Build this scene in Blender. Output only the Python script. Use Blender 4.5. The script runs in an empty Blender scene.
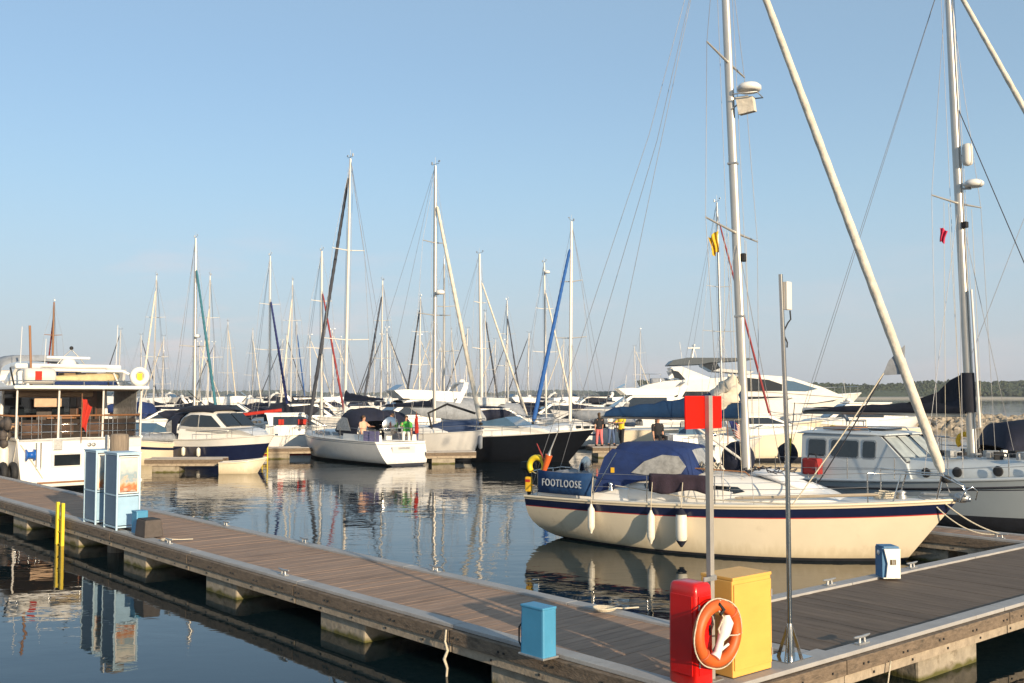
import bpy, bmesh, math, random
from mathutils import Vector, Matrix, Quaternion
random.seed(7)
S = bpy.context.scene
C = S.collection
H = 3.25          # camera height above the water
DZ = 0.55         # pontoon deck height
HY = 394.0        # horizon row
F = 1000.0
PI = math.pi
SKY_AIR, SKY_DUST, SKY_OZ, SKY_STR, EXPO, HAZE = 1.0, 1.0, 4.0, .122, 0.56, .00022
CLOUD = (5.2, 4.1, 3.9, 1)
VEIL = (.86, .43); VEILC = (2.95, 3.9, 4.35, 1); VEILH = (3.25, 3.45, 3.8, 1)

def W(px, D):                       # a point of the water plane at distance D
    return ((px - 512.0) * D / F, D)
def deckpt(px, py, z=DZ):
    D = (H - z) * F / (py - HY)
    return Vector(((px - 512.0) * D / F, D, z))

# ------------------------------------------------------------------ materials
_m = {}
def mat(name, col, rough=.5, metal=0.0, var=.12, scale=6.0, bump=0.0, bscale=30.0, spec=.5, coat=0.0, stretch=None, dirt=None, alpha=None, trans=0.0):
    if name in _m: return _m[name]
    m = bpy.data.materials.new(name); m.use_nodes = True
    nt = m.node_tree; N = nt.nodes; L = nt.links
    b = N['Principled BSDF']
    b.inputs['Roughness'].default_value = rough
    b.inputs['Metallic'].default_value = metal
    b.inputs['Specular IOR Level'].default_value = spec
    b.inputs['Coat Weight'].default_value = coat
    if trans: b.inputs['Transmission Weight'].default_value = trans
    tc = N.new('ShaderNodeTexCoord'); mp = N.new('ShaderNodeMapping')
    L.new(tc.outputs['Object'], mp.inputs['Vector'])
    if stretch: mp.inputs['Scale'].default_value = stretch
    nz = N.new('ShaderNodeTexNoise'); nz.inputs['Scale'].default_value = scale; nz.inputs['Detail'].default_value = 5
    nz.inputs['Roughness'].default_value = .65
    L.new(mp.outputs['Vector'], nz.inputs['Vector'])
    r = N.new('ShaderNodeValToRGB')
    r.color_ramp.elements[0].position = .3; r.color_ramp.elements[1].position = .7
    c0 = [max(0, c * (1 - var)) for c in col]; c1 = [min(1, c * (1 + var)) for c in col]
    r.color_ramp.elements[0].color = (*c0, 1); r.color_ramp.elements[1].color = (*c1, 1)
    L.new(nz.outputs['Fac'], r.inputs['Fac'])
    out = r.outputs['Color']
    if dirt:
        n2 = N.new('ShaderNodeTexNoise'); n2.inputs['Scale'].default_value = dirt[1]; n2.inputs['Detail'].default_value = 8
        n2.inputs['Roughness'].default_value = .7
        L.new(mp.outputs['Vector'], n2.inputs['Vector'])
        r2 = N.new('ShaderNodeValToRGB'); r2.color_ramp.elements[0].position = dirt[2]; r2.color_ramp.elements[1].position = dirt[2] + .12
        L.new(n2.outputs['Fac'], r2.inputs['Fac'])
        mx = N.new('ShaderNodeMix'); mx.data_type = 'RGBA'
        L.new(r2.outputs['Color'], mx.inputs[0]); L.new(out, mx.inputs[6]); mx.inputs[7].default_value = (*dirt[0], 1)
        out = mx.outputs[2]
    L.new(out, b.inputs['Base Color'])
    if bump:
        n3 = N.new('ShaderNodeTexNoise'); n3.inputs['Scale'].default_value = bscale; n3.inputs['Detail'].default_value = 4
        L.new(mp.outputs['Vector'], n3.inputs['Vector'])
        bp = N.new('ShaderNodeBump'); bp.inputs['Strength'].default_value = bump; bp.inputs['Distance'].default_value = .02
        L.new(n3.outputs['Fac'], bp.inputs['Height']); L.new(bp.outputs['Normal'], b.inputs['Normal'])
    _m[name] = m
    return m

WHITE = mat('white_gelcoat', (.74, .72, .68), .3, var=.05, scale=2, coat=.3)
WHITE2 = mat('aged_white_gelcoat', (.66, .63, .57), .4, var=.08, scale=1.5, coat=.2, dirt=((.5, .46, .38), 3.0, .6))
CREAM = mat('cream_gelcoat', (.70, .61, .455), .38, var=.05, scale=1.2, coat=.25, dirt=((.58, .49, .35), 1.1, .60))
DECKW = mat('offwhite_deck', (.62, .62, .60), .6, var=.08, scale=5)
NAVY = mat('navy_paint', (.008, .013, .045), .3, var=.1, coat=.3)
BLACKH = mat('black_gelcoat', (.006, .007, .010), .3, var=.2, coat=.0, spec=.25)
BOOT = mat('antifouling_dark', (.02, .022, .03), .6, var=.3, scale=4)
REDL = mat('red_stripe', (.45, .03, .02), .4)
GLASS = mat('dark_window_glass', (.012, .016, .02), .06, var=.2, spec=.8)
BLUEGLASS = mat('blue_window_glass', (.06, .12, .19), .07, var=.1, spec=.8)
CLEAR = mat('clear_vinyl', (.32, .32, .31), .18, var=.35, scale=7, spec=.6, bump=.25, bscale=6)
NCAN = mat('navy_canvas', (.006, .009, .026), .85, var=.25, scale=5, bump=.4, bscale=14)
BCAN = mat('royal_blue_canvas', (.008, .027, .115), .85, var=.22, scale=4, bump=.5, bscale=9)
BCOV = mat('blue_sail_cover', (.004, .036, .105), .8, var=.2, scale=3, bump=.6, bscale=8)
KCAN = mat('black_canvas', (.008, .010, .020), .85, var=.3, scale=5, bump=.5, bscale=9)
GCAN = mat('grey_canvas', (.25, .27, .30), .85, var=.2, scale=5, bump=.4)
SAIL = mat('cream_sailcloth', (.62, .56, .46), .8, var=.16, scale=5, bump=.9, bscale=9, dirt=((.46, .41, .33), 3.5, .58))
ALU = mat('mast_aluminium', (.55, .52, .47), .38, .55, var=.06, scale=3)
ALUW = mat('white_painted_mast', (.66, .62, .56), .35, 0, var=.05, scale=3)
WIRE = mat('rigging_wire', (.28, .28, .29), .4, .6)
DWIRE = mat('dark_line', (.04, .04, .05), .8)
STEEL = mat('polished_steel', (.55, .54, .52), .16, 1.0, var=.05)
GALV = mat('galvanised_steel', (.42, .42, .41), .45, .7, var=.2, scale=12, bump=.1)
ROPE = mat('pale_rope', (.55, .49, .38), .9, var=.25, scale=40, bump=.6, bscale=80)
RED = mat('red_grp', (.58, .007, .004), .30, var=.12, scale=3, coat=.3, bump=.10, bscale=4, dirt=((.42, .02, .012), 6, .60))
SIGNR = mat('red_sign_face', (.80, .010, .003), .5, var=.03, spec=.2)
YEL = mat('yellow_grp', (.73, .40, .09), .42, var=.07, scale=2.5, stretch=(1, 1, 3), dirt=((.55, .36, .10), 5, .64))
YELP = mat('yellow_paint', (.75, .55, .02), .5, var=.1)
def waterline(m):
    nt = m.node_tree; N = nt.nodes; L = nt.links; b = N['Principled BSDF']; src = b.inputs['Base Color'].links[0].from_socket
    tc = N.new('ShaderNodeTexCoord'); sp = N.new('ShaderNodeSeparateXYZ'); L.new(tc.outputs['Object'], sp.inputs[0])
    mp = N.new('ShaderNodeMapping'); mp.inputs['Scale'].default_value = (7, 7, .8); L.new(tc.outputs['Object'], mp.inputs['Vector'])
    nz = N.new('ShaderNodeTexNoise'); nz.inputs['Scale'].default_value = 1.6; nz.inputs['Detail'].default_value = 5; L.new(mp.outputs['Vector'], nz.inputs['Vector'])
    ad = N.new('ShaderNodeMath'); ad.operation = 'MULTIPLY_ADD'; L.new(nz.outputs['Fac'], ad.inputs[0]); ad.inputs[1].default_value = -.42; L.new(sp.outputs['Z'], ad.inputs[2])
    mr = N.new('ShaderNodeMapRange'); mr.inputs[1].default_value = -.12; mr.inputs[2].default_value = .10; mr.inputs[3].default_value = .32; mr.inputs[4].default_value = 0
    L.new(ad.outputs[0], mr.inputs[0])
    mx = N.new('ShaderNodeMix'); mx.data_type = 'RGBA'; L.new(mr.outputs[0], mx.inputs[0]); L.new(src, mx.inputs[6]); mx.inputs[7].default_value = (.36, .28, .13, 1)
    L.new(mx.outputs[2], b.inputs['Base Color'])
HULLM = {}
for _h in (WHITE, CREAM):
    _c = _h.copy(); _c.name = _h.name + '_topsides'; waterline(_c); HULLM[_h.name] = _c
ORANGE = mat('orange_plastic', (.56, .105, .018), .5, var=.12, scale=7, dirt=((.45, .12, .04), 10, .62))
TEAL = mat('blue_pedestal_grp', (.06, .26, .44), .45, var=.08, scale=3, dirt=((.16, .30, .38), 9, .62))
DTEAL = mat('deep_blue_grp', (.02, .13, .28), .45, var=.1)
CABP = mat('pale_blue_panel', (.30, .47, .62), .5, var=.12, scale=3)
CABD = mat('slate_blue_panel', (.10, .16, .24), .5, var=.12, scale=3)
CABF = mat('pale_blue_frame', (.40, .56, .68), .45, var=.08)
RUB = mat('black_rubber', (.015, .015, .016), .75, var=.3)
BROWNP = mat('brown_plastic', (.075, .062, .055), .75, var=.25, scale=9)
WOOD = mat('teak_wood', (.26, .12, .05), .5, var=.25, stretch=(1, 8, 8))
GREYB = mat('pale_blue_grey_topsides', (.34, .38, .40), .35, var=.05, scale=1.5, coat=.2)
GREYC = mat('pale_blue_grey_cabin', (.50, .54, .56), .4, var=.06, scale=2)
BUCK = mat('white_fender_vinyl', (.72, .68, .58), .45, var=.08, scale=6)
SKIN = mat('skin', (.52, .27, .17), .6)
HAIRM = mat('brown_hair', (.07, .04, .02), .8)
FLAGR = mat('red_flag_cloth', (.42, .022, .010), .85, bump=.3, bscale=10)
FLAGY = mat('yellow_flag_cloth', (.72, .42, .02), .85, bump=.3, bscale=10)
FLAGW = mat('white_flag_cloth', (.7, .68, .62), .85)
FLAGB = mat('blue_flag_cloth', (.02, .035, .16), .85)
TEALS = mat('teal_furled_sail', (.03, .14, .18), .8, bump=.4)
BLUES = mat('blue_furled_sail', (.012, .085, .30), .8, bump=.4)
IND = mat('indigo_furled_sail', (.015, .022, .11), .8, bump=.4)
GRYS = mat('dark_grey_furled_sail', (.05, .055, .07), .8, bump=.4)
REDS = mat('red_furled_sail', (.24, .03, .03), .8, bump=.4)
BLUEP = mat('blue_plastic', (.01, .10, .40), .4)

# ------------------------------------------------------------------ mesh builder
class MB:
    def __init__(s): s.v = []; s.f = []; s.mi = []; s.sm = []; s.blk = []
    def add(s, vs, fs, mi=0, sm=False):
        o = len(s.v); s.blk.append((o, len(s.f))); s.v += [tuple(v) for v in vs]
        for f in fs: s.f.append([i + o for i in f]); s.mi.append(mi); s.sm.append(sm)
        return s
    def box(s, c, d, rz=0.0, mi=0, bev=0.0, taper=1.0):
        x, y, z = d[0] / 2, d[1] / 2, d[2] / 2
        bm = bmesh.new()
        vs = [bm.verts.new((sx * x * (taper if sz > 0 else 1), sy * y * (taper if sz > 0 else 1), sz * z)) for sx in (-1, 1) for sy in (-1, 1) for sz in (-1, 1)]
        for f in ((0, 1, 3, 2), (4, 6, 7, 5), (0, 4, 5, 1), (2, 3, 7, 6), (0, 2, 6, 4), (1, 5, 7, 3)):
            bm.faces.new([vs[i] for i in f])
        if bev: bmesh.ops.bevel(bm, geom=list(bm.edges), offset=bev, segments=2, affect='EDGES', profile=.6)
        bm.verts.ensure_lookup_table(); bm.verts.index_update()
        R = Matrix.Rotation(rz, 3, 'Z'); c = Vector(c)
        s.add([R @ v.co + c for v in bm.verts], [[v.index for v in f.verts] for f in bm.faces], mi)
        bm.free(); return s
    def tube(s, pts, r, n=6, mi=0, caps=True, flat=1.0):
        pts = [Vector(p) for p in pts]; k = len(pts)
        rs = r if isinstance(r, (list, tuple)) else [r] * k
        vs = []; up = None
        for i, p in enumerate(pts):
            t = (pts[min(i + 1, k - 1)] - pts[max(i - 1, 0)])
            if t.length < 1e-9: t = Vector((0, 0, 1))
            t.normalize()
            if up is None:
                up = Vector((1, 0, 0)) if abs(t.z) > .7 else Vector((0, 0, 1))
            a = (up - t * up.dot(t))
            if a.length < 1e-4: a = t.orthogonal()
            a.normalize(); b = t.cross(a); up = a
            for j in range(n):
                th = 2 * PI * j / n
                vs.append(p + a * (rs[i] * math.cos(th)) + b * (rs[i] * flat * math.sin(th)))
        fs = [[i * n + j, i * n + (j + 1) % n, (i + 1) * n + (j + 1) % n, (i + 1) * n + j] for i in range(k - 1) for j in range(n)]
        s.add(vs, fs, mi, True)
        if caps:
            s.add(vs[:n][::-1], [list(range(n))], mi); s.add(vs[-n:], [list(range(n))], mi)
        return s
    def loft(s, rings, mi=0, closed=True, caps=True, sm=False, mifn=None):
        n = len(rings[0]); vs = [p for r in rings for p in r]
        m = n if closed else n - 1
        o = len(s.v); s.v += [tuple(v) for v in vs]
        for i in range(len(rings) - 1):
            for j in range(m):
                s.f.append([o + i * n + j, o + i * n + (j + 1) % n, o + (i + 1) * n + (j + 1) % n, o + (i + 1) * n + j])
                s.mi.append(mifn(i, j) if mifn else mi); s.sm.append(sm)
        if caps and closed:
            s.add(rings[0][::-1], [list(range(n))], mi); s.add(rings[-1], [list(range(n))], mi)
        return s
    def prism(s, pts, mi=0, bottom=True):
        """side profile (x, z, half width) extruded across y"""
        n = len(pts)
        a = [(p[0], -p[2], p[1]) for p in pts]; b = [(p[0], p[2], p[1]) for p in pts]
        s.add(a + b, [list(range(n)), list(range(2 * n - 1, n - 1, -1))] + [[i, n + i, n + (i + 1) % n, (i + 1) % n] for i in range(n)], mi)
        return s
    def extr(s, pts, d, mi=0):
        """planar polygon of 3-D points extruded by vector d"""
        d = Vector(d); n = len(pts); a = [Vector(p) for p in pts]; b = [p + d for p in a]
        s.add(a + b, [list(range(n))[::-1], list(range(n, 2 * n))] + [[i, (i + 1) % n, n + (i + 1) % n, n + i] for i in range(n)], mi)
        return s
    def lathe(s, prof, c=(0, 0, 0), n=14, mi=0, sm=True, ax='z'):
        rings = []
        for r, z in prof:
            ring = []
            for j in range(n):
                t = 2 * PI * j / n; p = (r * math.cos(t), r * math.sin(t), z)
                if ax == 'x': p = (p[2], p[0], p[1])
                if ax == 'y': p = (p[0], p[2], p[1])
                ring.append((p[0] + c[0], p[1] + c[1], p[2] + c[2]))
            rings.append(ring)
        return s.loft(rings, mi, True, True, sm)
    def ell(s, c, r, n=12, m=8, mi=0, jit=0):
        prof = []; rings = []
        for i in range(m + 1):
            ph = -PI / 2 + PI * i / m
            ring = []
            for j in range(n):
                t = 2 * PI * j / n; k = 1 + (random.uniform(-jit, jit) if jit else 0)
                ring.append((c[0] + r[0] * k * max(.02, math.cos(ph)) * math.cos(t), c[1] + r[1] * k * max(.02, math.cos(ph)) * math.sin(t), c[2] + r[2] * k * math.sin(ph)))
            rings.append(ring)
        return s.loft(rings, mi, True, True, True)
    def torus(s, c, R, r, rot=None, n=28, m=10, mi=0, arc=1.0, mifn=None):
        k = n if arc < 1 else n
        vs = []; q = rot or Matrix.Identity(3)
        cnt = n + 1 if arc < 1 else n
        for i in range(cnt):
            a = 2 * PI * arc * i / n + PI / 2
            for j in range(m):
                b = 2 * PI * j / m
                vs.append(Vector(c) + q @ Vector(((R + r * math.cos(b)) * math.cos(a), r * math.sin(b), (R + r * math.cos(b)) * math.sin(a))))
        o = len(s.v); s.v += [tuple(v) for v in vs]
        for i in range(n):
            for j in range(m):
                i2 = (i + 1) if arc < 1 else (i + 1) % n
                s.f.append([o + i * m + j, o + i * m + (j + 1) % m, o + i2 * m + (j + 1) % m, o + i2 * m + j])
                s.mi.append(mifn(i, n) if mifn else mi); s.sm.append(True)
        return s
    def arch(s, st, th=.02, n=12, p=1.0, mi=0, mifn=None):
        """stations (x, half width, z base, z top): an open canvas hood with real thickness"""
        rings = []
        for (x, w, z0, z1) in st:
            out = []; inn = []
            for j in range(n + 1):
                a = PI * j / n; ca, sa = math.cos(a), math.sin(a)
                cy = math.copysign(abs(ca) ** .7, ca); sz = sa ** (.6 * p)
                out.append((x, -w * cy, z0 + (z1 - z0) * sz)); inn.append((x, -(w - th) * cy, z0 + (z1 - th - z0) * sz))
            rings.append(out + inn[::-1])
        return s.loft(rings, mi, True, True, True, mifn)
    def sheet(s, grid, th=.01, mi=0, mifn=None):
        """grid of points (rows) turned into a thin closed cloth"""
        R = len(grid); K = len(grid[0]); G = [[Vector(p) for p in r] for r in grid]
        nrm = (G[0][-1] - G[0][0]).cross(G[-1][0] - G[0][0])
        nrm = nrm.normalized() * th if nrm.length > 1e-9 else Vector((0, th, 0))
        o = len(s.v)
        s.v += [tuple(p) for r in G for p in r] + [tuple(p + nrm) for r in G for p in r]
        b = R * K
        for i in range(R - 1):
            for j in range(K - 1):
                q = [o + i * K + j, o + i * K + j + 1, o + (i + 1) * K + j + 1, o + (i + 1) * K + j]
                m = mifn(i, j) if mifn else mi
                s.f.append(q); s.mi.append(m); s.sm.append(True)
                s.f.append([x + b for x in q[::-1]]); s.mi.append(m); s.sm.append(True)
        rim = [i * K for i in range(R)] + [(R - 1) * K + j for j in range(1, K)] + [i * K + K - 1 for i in range(R - 2, -1, -1)] + [j for j in range(K - 2, 0, -1)]
        for a, c in zip(rim, rim[1:] + rim[:1]):
            s.f.append([o + a, o + c, o + c + b, o + a + b]); s.mi.append(mi); s.sm.append(False)
        return s
    def build(s, name, mats, parent=None, label=None, fix=True):
        if name in ('side_window', 'cabin_window', 'window_frame', 'saloon_window') and parent and len(s.blk) > 1:
            for a, b in zip(s.blk, s.blk[1:] + [(len(s.v), len(s.f))]):
                q = MB(); q.v = s.v[a[0]:b[0]]; q.f = [[i - a[0] for i in f] for f in s.f[a[1]:b[1]]]; q.mi = s.mi[a[1]:b[1]]; q.sm = s.sm[a[1]:b[1]]
                o = q.build(name + ' ', mats, parent, label, fix); o.name = name
            return o
        name = name.strip()
        me = bpy.data.meshes.new(name)
        me.from_pydata([tuple(v) for v in s.v], [], s.f)
        for m in (mats if isinstance(mats, (list, tuple)) else [mats]): me.materials.append(m)
        me.polygons.foreach_set('material_index', s.mi); me.polygons.foreach_set('use_smooth', s.sm)
        me.update()
        if fix:
            bm = bmesh.new(); bm.from_mesh(me); bmesh.ops.recalc_face_normals(bm, faces=bm.faces); bm.to_mesh(me); bm.free()
        o = bpy.data.objects.new(name, me); C.objects.link(o)
        if parent: o.parent = parent
        if label: o['label'] = label
        return o

def tag(o, label=None, cat=None, group=None, kind=None):
    if label: o['label'] = label
    if cat: o['category'] = cat
    if group: o['group'] = group
    if kind: o['kind'] = kind
    return o
def thing(name, label, cat, loc=(0, 0, 0), rz=0.0, group=None):
    o = bpy.data.objects.new(name, None); C.objects.link(o)
    o.empty_display_size = .3
    o.location = (loc[0], loc[1], loc[2] if len(loc) > 2 else 0); o.rotation_euler = (0, 0, rz)
    return tag(o, label, cat, group)
def dup(o, loc, rz, label=None, parent=None):
    c = o.copy(); C.objects.link(c)
    if parent is None:
        c.location = loc; c.rotation_euler = (0, 0, rz)
        if label: c['label'] = label
    else: c.parent = parent
    for ch in [x for x in bpy.data.objects if x.parent == o]: dup(ch, None, 0, None, c)
    return c
def rope_pts(p, q, sag, n=10):
    p = Vector(p); q = Vector(q)
    return [p.lerp(q, i / n) - Vector((0, 0, sag * 4 * (i / n) * (1 - i / n))) for i in range(n + 1)]

# ------------------------------------------------------------------ hull
def hull_parts(root, L, B, sheer, bands, mats, rake=1.0, over=.5, ws=.7, tm=.45, p=2.2, wlk=.82, deck=DECKW, rail=None, x0=0.0, draft=.25, bull=0.0, flare=.55, name='hull', railr=.03, oexp=1.0, wst=.25):
    """bands: heights (0 waterline .. 1 sheer) with material index. returns half-beam and sheer functions of x"""
    hs = sorted(set([0, .12, .25, .4, .55, .7, .82, .92, 1.0] + [b[0] for b in bands]))
    NT = 26
    def bf(t):
        if t < tm: f = ws + (1 - ws) * math.sin(PI / 2 * t / tm)
        else: f = 1 - ((t - tm) / (1 - tm)) ** p
        return max(.012, B / 2 * f)
    def wl(t):
        k = wlk
        if t > .5: k *= 1 - ((t - .5) / .5) ** 2.5 * .75
        if over > .3 and t < .35: k *= wst + (1 - wst) * (t / .35) ** .7
        return k
    rings = []
    for i in range(NT + 1):
        t = i / NT; t = t if t < .7 else .7 + (t - .7) * 1.0
        b = bf(t); zs = sheer(t)
        half = [(x0 + t * L - rake * 1.05 * t ** 5 + over * (1 - t) ** 5, b * wl(t) * .8, -draft)]
        for h in hs:
            y = b * (wl(t) + (1 - wl(t)) * h ** flare)
            x = x0 + t * L - rake * (1 - h) * t ** 5 + over * (1 - h) ** oexp * (1 - t) ** 5
            half.append((x, y, zs * h))
        ring = [(q[0], -q[1], q[2]) for q in half][::-1] + half
        rings.append(ring)
    nh = len(half)
    def hm(row):                                   # row between half[row] and half[row+1]
        if row == 0: return bands[0][1]
        hmid = (hs[row - 1] + hs[row]) / 2
        for hb, m in bands:
            if hmid < hb: return m
        return bands[-1][1]
    m = MB()
    def mf(i, j):
        if j < nh - 1: return hm(nh - 2 - j)
        if j == nh - 1: return bands[0][1]
        return hm(j - nh)
    m.loft(rings, 0, False, False, True, mf)
    # transom
    r0 = rings[0]
    for j in range(nh - 1):
        a, b_ = r0[j], r0[j + 1]; c, d = r0[2 * nh - 2 - j], r0[2 * nh - 1 - j]
        m.add([a, b_, c, d], [[0, 1, 2, 3]], hm(nh - 2 - j))
    m.build(name, [HULLM.get(q.name, q) for q in mats], root, fix=False)
    # deck
    d = MB(); g = []
    for i in range(NT + 1):
        t = i / NT; b = bf(t) * .985; zs = sheer(t) - bull
        x = x0 + t * L
        g.append([(x, -b, zs - .012), (x, -b * .5, zs + .02), (x, 0, zs + .035), (x, b * .5, zs + .02), (x, b, zs - .012)])
    d.sheet(g, -.02)
    d.build('deck', deck, root)
    if rail:
        for sgn in (-1, 1):
            rr = MB().tube([(x0 + i / NT * L, sgn * bf(i / NT), sheer(i / NT) + railr * .6) for i in range(NT + 1)], railr, 6)
            rr.build('toe_rail', rail, root)
    return (lambda x: bf(min(1, max(0, (x - x0) / L)))), (lambda x: sheer(min(1, max(0, (x - x0) / L))))

def sidewin(m, pts, hw, th=.012, mi=0, sides=(-1, 1)):
    """window polygon (x, z) lying on a cabin side whose half width is hw(x, z)"""
    for s_ in sides:
        a = [(x, s_ * (hw(x, z) + .003), z) for x, z in pts]
        m.extr(a, (0, s_ * th, 0), mi)
    return m
def rect(x0, x1, z0, z1, c=.04, sl=0.0):
    return [(x0 + c, z0), (x1 - c, z0), (x1, z0 + c), (x1 + sl, z1 - c), (x1 - c + sl, z1), (x0 + c + sl, z1), (x0 + sl, z1 - c), (x0, z0 + c)]

def rail_run(root, bf, sf, xs, h=.6, r=.013, ins=.06, wires=(1.0, .55), wm=WIRE, sides=(-1, 1), wr=.006, post=STEEL):
    for sg in sides:
        for x in xs:
            y = sg * (bf(x) - ins)
            MB().tube([(x, y, sf(x)), (x, y, sf(x) + h)], r, 6).build('stanchion', post, root)
        for k in wires:
            MB().tube([(x, sg * (bf(x) - ins), sf(x) + h * k) for x in xs], wr, 4).build('guard_wire', wm, root)

MASTS = {}
def mast_rig(root, x, z0, zt, xt=None, r=.09, bow=None, stern=None, beam=1.3, sheerz=1.0, spreaders=(.45,), sl=1.0, stay=None, stayr=.07, stay_top=.97, mastm=ALUW, wr=.006, boomx=None, boomz=None, cover=None, coverh=.25, radar=None, halyards=True, n=8, head=True, boomr=.06, wirem=WIRE):
    xt = x - .25 if xt is None else xt
    P = lambda k: Vector((x + (xt - x) * k, 0, z0 + (zt - z0) * k))
    mast = MB().tube([P(0), P(.3), P(.7), P(1)], [r, r, r * .95, r * .7], n, flat=.7).build('mast', mastm, root)
    MASTS[root.name] = mast
    if head:
        hd = MB().tube([P(1), P(1) + Vector((0, 0, .45))], max(.008, wr), 4)
        hd.tube([P(1) + Vector((-.25, 0, .08)), P(1) + Vector((.3, 0, .1))], max(.012, wr * 1.5), 4)
        hd.box(P(1) + Vector((-.25, 0, .16)), (.06, .06, .14)); hd.box(P(1) + Vector((.3, 0, .2)), (.14, .02, .08))
        hd.build('masthead_gear', GALV, mast)
    tips = []
    for i, k in enumerate(spreaders):
        l = sl * (1 - .28 * i)
        c = P(k)
        for sg in (-1, 1):
            MB().tube([c, c + Vector((-.03 * l, sg * l, .06))], [max(.022, r * .32), max(.015, r * .2)], 5).build('spreader', mastm, mast)
        tips.append((c, l))
    for sg in (-1, 1):
        path = [Vector((x - .1, sg * beam, sheerz))] + [c + Vector((-.03 * l, sg * l, .06)) for c, l in tips] + [P(.98)]
        MB().tube(path, wr, 4).build('shroud', wirem, root)
        MB().tube([Vector((x - .5, sg * beam * .96, sheerz)), P(spreaders[0] if spreaders else .5)], wr, 4).build('shroud', wirem, root)
        MB().tube([Vector((x + .5, sg * beam * .96, sheerz)), P(spreaders[0] if spreaders else .5)], wr, 4).build('shroud', wirem, root)
    if n > 10:
        for q_, (dx, yy) in enumerate(((.12, -.35), (-.2, -.5), (-.1, .45))):
            MB().tube([Vector((x + dx, yy * 2.0, sheerz + .1)), P(spreaders[0] - .005) + Vector((0, yy * 1.6, 0))], wr * .8, 4).build('signal_halyard', ROPE, root)
    if stern:
        MB().tube([P(1), Vector(stern)], wr, 4).build('backstay', wirem, root)
    if bow:
        b = Vector(bow); t = P(stay_top)
        if stay:
            a = b.lerp(t, .035); c = b.lerp(t, .955)
            ax_ = (c - a).normalized(); e1 = ax_.orthogonal().normalized(); e2 = ax_.cross(e1); K_ = 90 if stayr > .08 else 24; rings = []
            for i in range(K_ + 1):
                t_ = i / K_; r0_ = stayr * (1.0 - .42 * max(0, t_ - .25)) * (1 + .04 * math.sin(i * 1.9)) * (.55 if i in (0, K_) else 1); cc_ = a.lerp(c, t_)
                rings.append([cc_ + e1 * (r0_ * q_ * math.cos(w_)) + e2 * (r0_ * q_ * math.sin(w_)) for w_, q_ in ((2 * PI * j / 12, 1 + .055 * math.cos(2 * (2 * PI * j / 12) - i * 1.9) + .03 * math.cos(4 * (2 * PI * j / 12) + i * 1.3)) for j in range(12))])
            fs_ = MB().loft(rings, sm=True).build('furled_sail', stay, root)
            MB().lathe([(.02, 0), (.09, .02), (.09, .12), (.02, .14)], b.lerp(t, .02), 10).build('furling_drum', RUB, fs_)
        MB().tube([b, t], wr, 4).build('forestay', wirem, root)
    if halyards:
        for dx, dy in ((r * 1.3, .05), (-r * 1.5, -.06)):
            MB().tube([P(0.02) + Vector((dx * 1.4, dy, 0)), P(.97) + Vector((dx, dy, 0))], wr * .9, 4).build('halyard', wirem, root)
    if boomx is not None:
        bz = boomz
        bm_ = MB().tube([(x - r, 0, bz), (boomx, 0, bz + .02)], boomr, 8).build('boom', mastm, root)
        MB().tube([(boomx + .3, 0, bz), (boomx + .1, .0, sheerz + .2)], max(wr, .008), 4).build('mainsheet', DWIRE, root)
        MB().tube([(boomx + .05, 0, bz), P(.98) + Vector((-.1, 0, 0))], wr, 4).build('topping_lift', wirem, root)
        if cover:
            N_ = 16; rings = []
            for i in range(N_ + 1):
                t = i / N_; xx = x - r * .9 + (boomx + .1 - x + r) * t
                hh = coverh * ((1 - t) ** 1.3 * 1.0 + .38) * (1 + .08 * math.sin(i * 2.3)); ww = boomr * 1.5 + .06 * (1 - t) + .012 * math.sin(i * 1.7)
                if i == 0: hh *= 1.35
                if i == N_: hh *= .6
                rings.append([(xx, ww * math.sin(a) * (.55 if math.cos(a) > 0 else 1), bz + boomr * .2 + (hh if math.cos(a) > 0 else boomr * .25) * math.cos(a)) for a in [2 * PI * j / 12 for j in range(12)]])
            MB().loft(rings, sm=True).build('sail_cover', cover, bm_)
    if radar:
        c = P(radar)
        MB().tube([c, c + Vector((.28, 0, -.02))], .03, 5).build('radar_bracket', GALV, mast)
        MB().lathe([(.02, -.1), (.2, -.1), (.24, -.04), (.23, .05), (.13, .12), (.01, .13)], c + Vector((.42, 0, .08)), 14).build('radar_dome', WHITE, mast)
    return P

def flag(name, label, loc, rz, w, h, fm, droop=.5, mats=None, mifn=None, hang=False, pole=0.0, group=None):
    t = thing(name, label, 'flag', loc, rz, group)
    R, K = 14, 13; g = []
    for i in range(R):
        row = []; v = i / (R - 1)
        for j in range(K):
            u = j / (K - 1)
            k = 1 - .62 * droop * (.35 + .65 * v)
            x = u * w * k + .05 * w * math.sin(v * 5 + u * 2); y = .16 * w * math.sin(u * 13 + v * 1.5) * (.25 + u)
            row.append((x, y, -v * h * (.8 - .1 * u) - droop * u * h * .30 - .04 * h * math.sin(u * 9 + 1)))
        g.append(row)
    MB().sheet(g, .006, mifn=mifn).build('cloth', mats or fm, t)
    if pole: MB().tube([(-.01, 0, .12), (-.01, 0, -pole)], .012, 6).build('flagstaff', WOOD, t)
    return t
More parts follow.
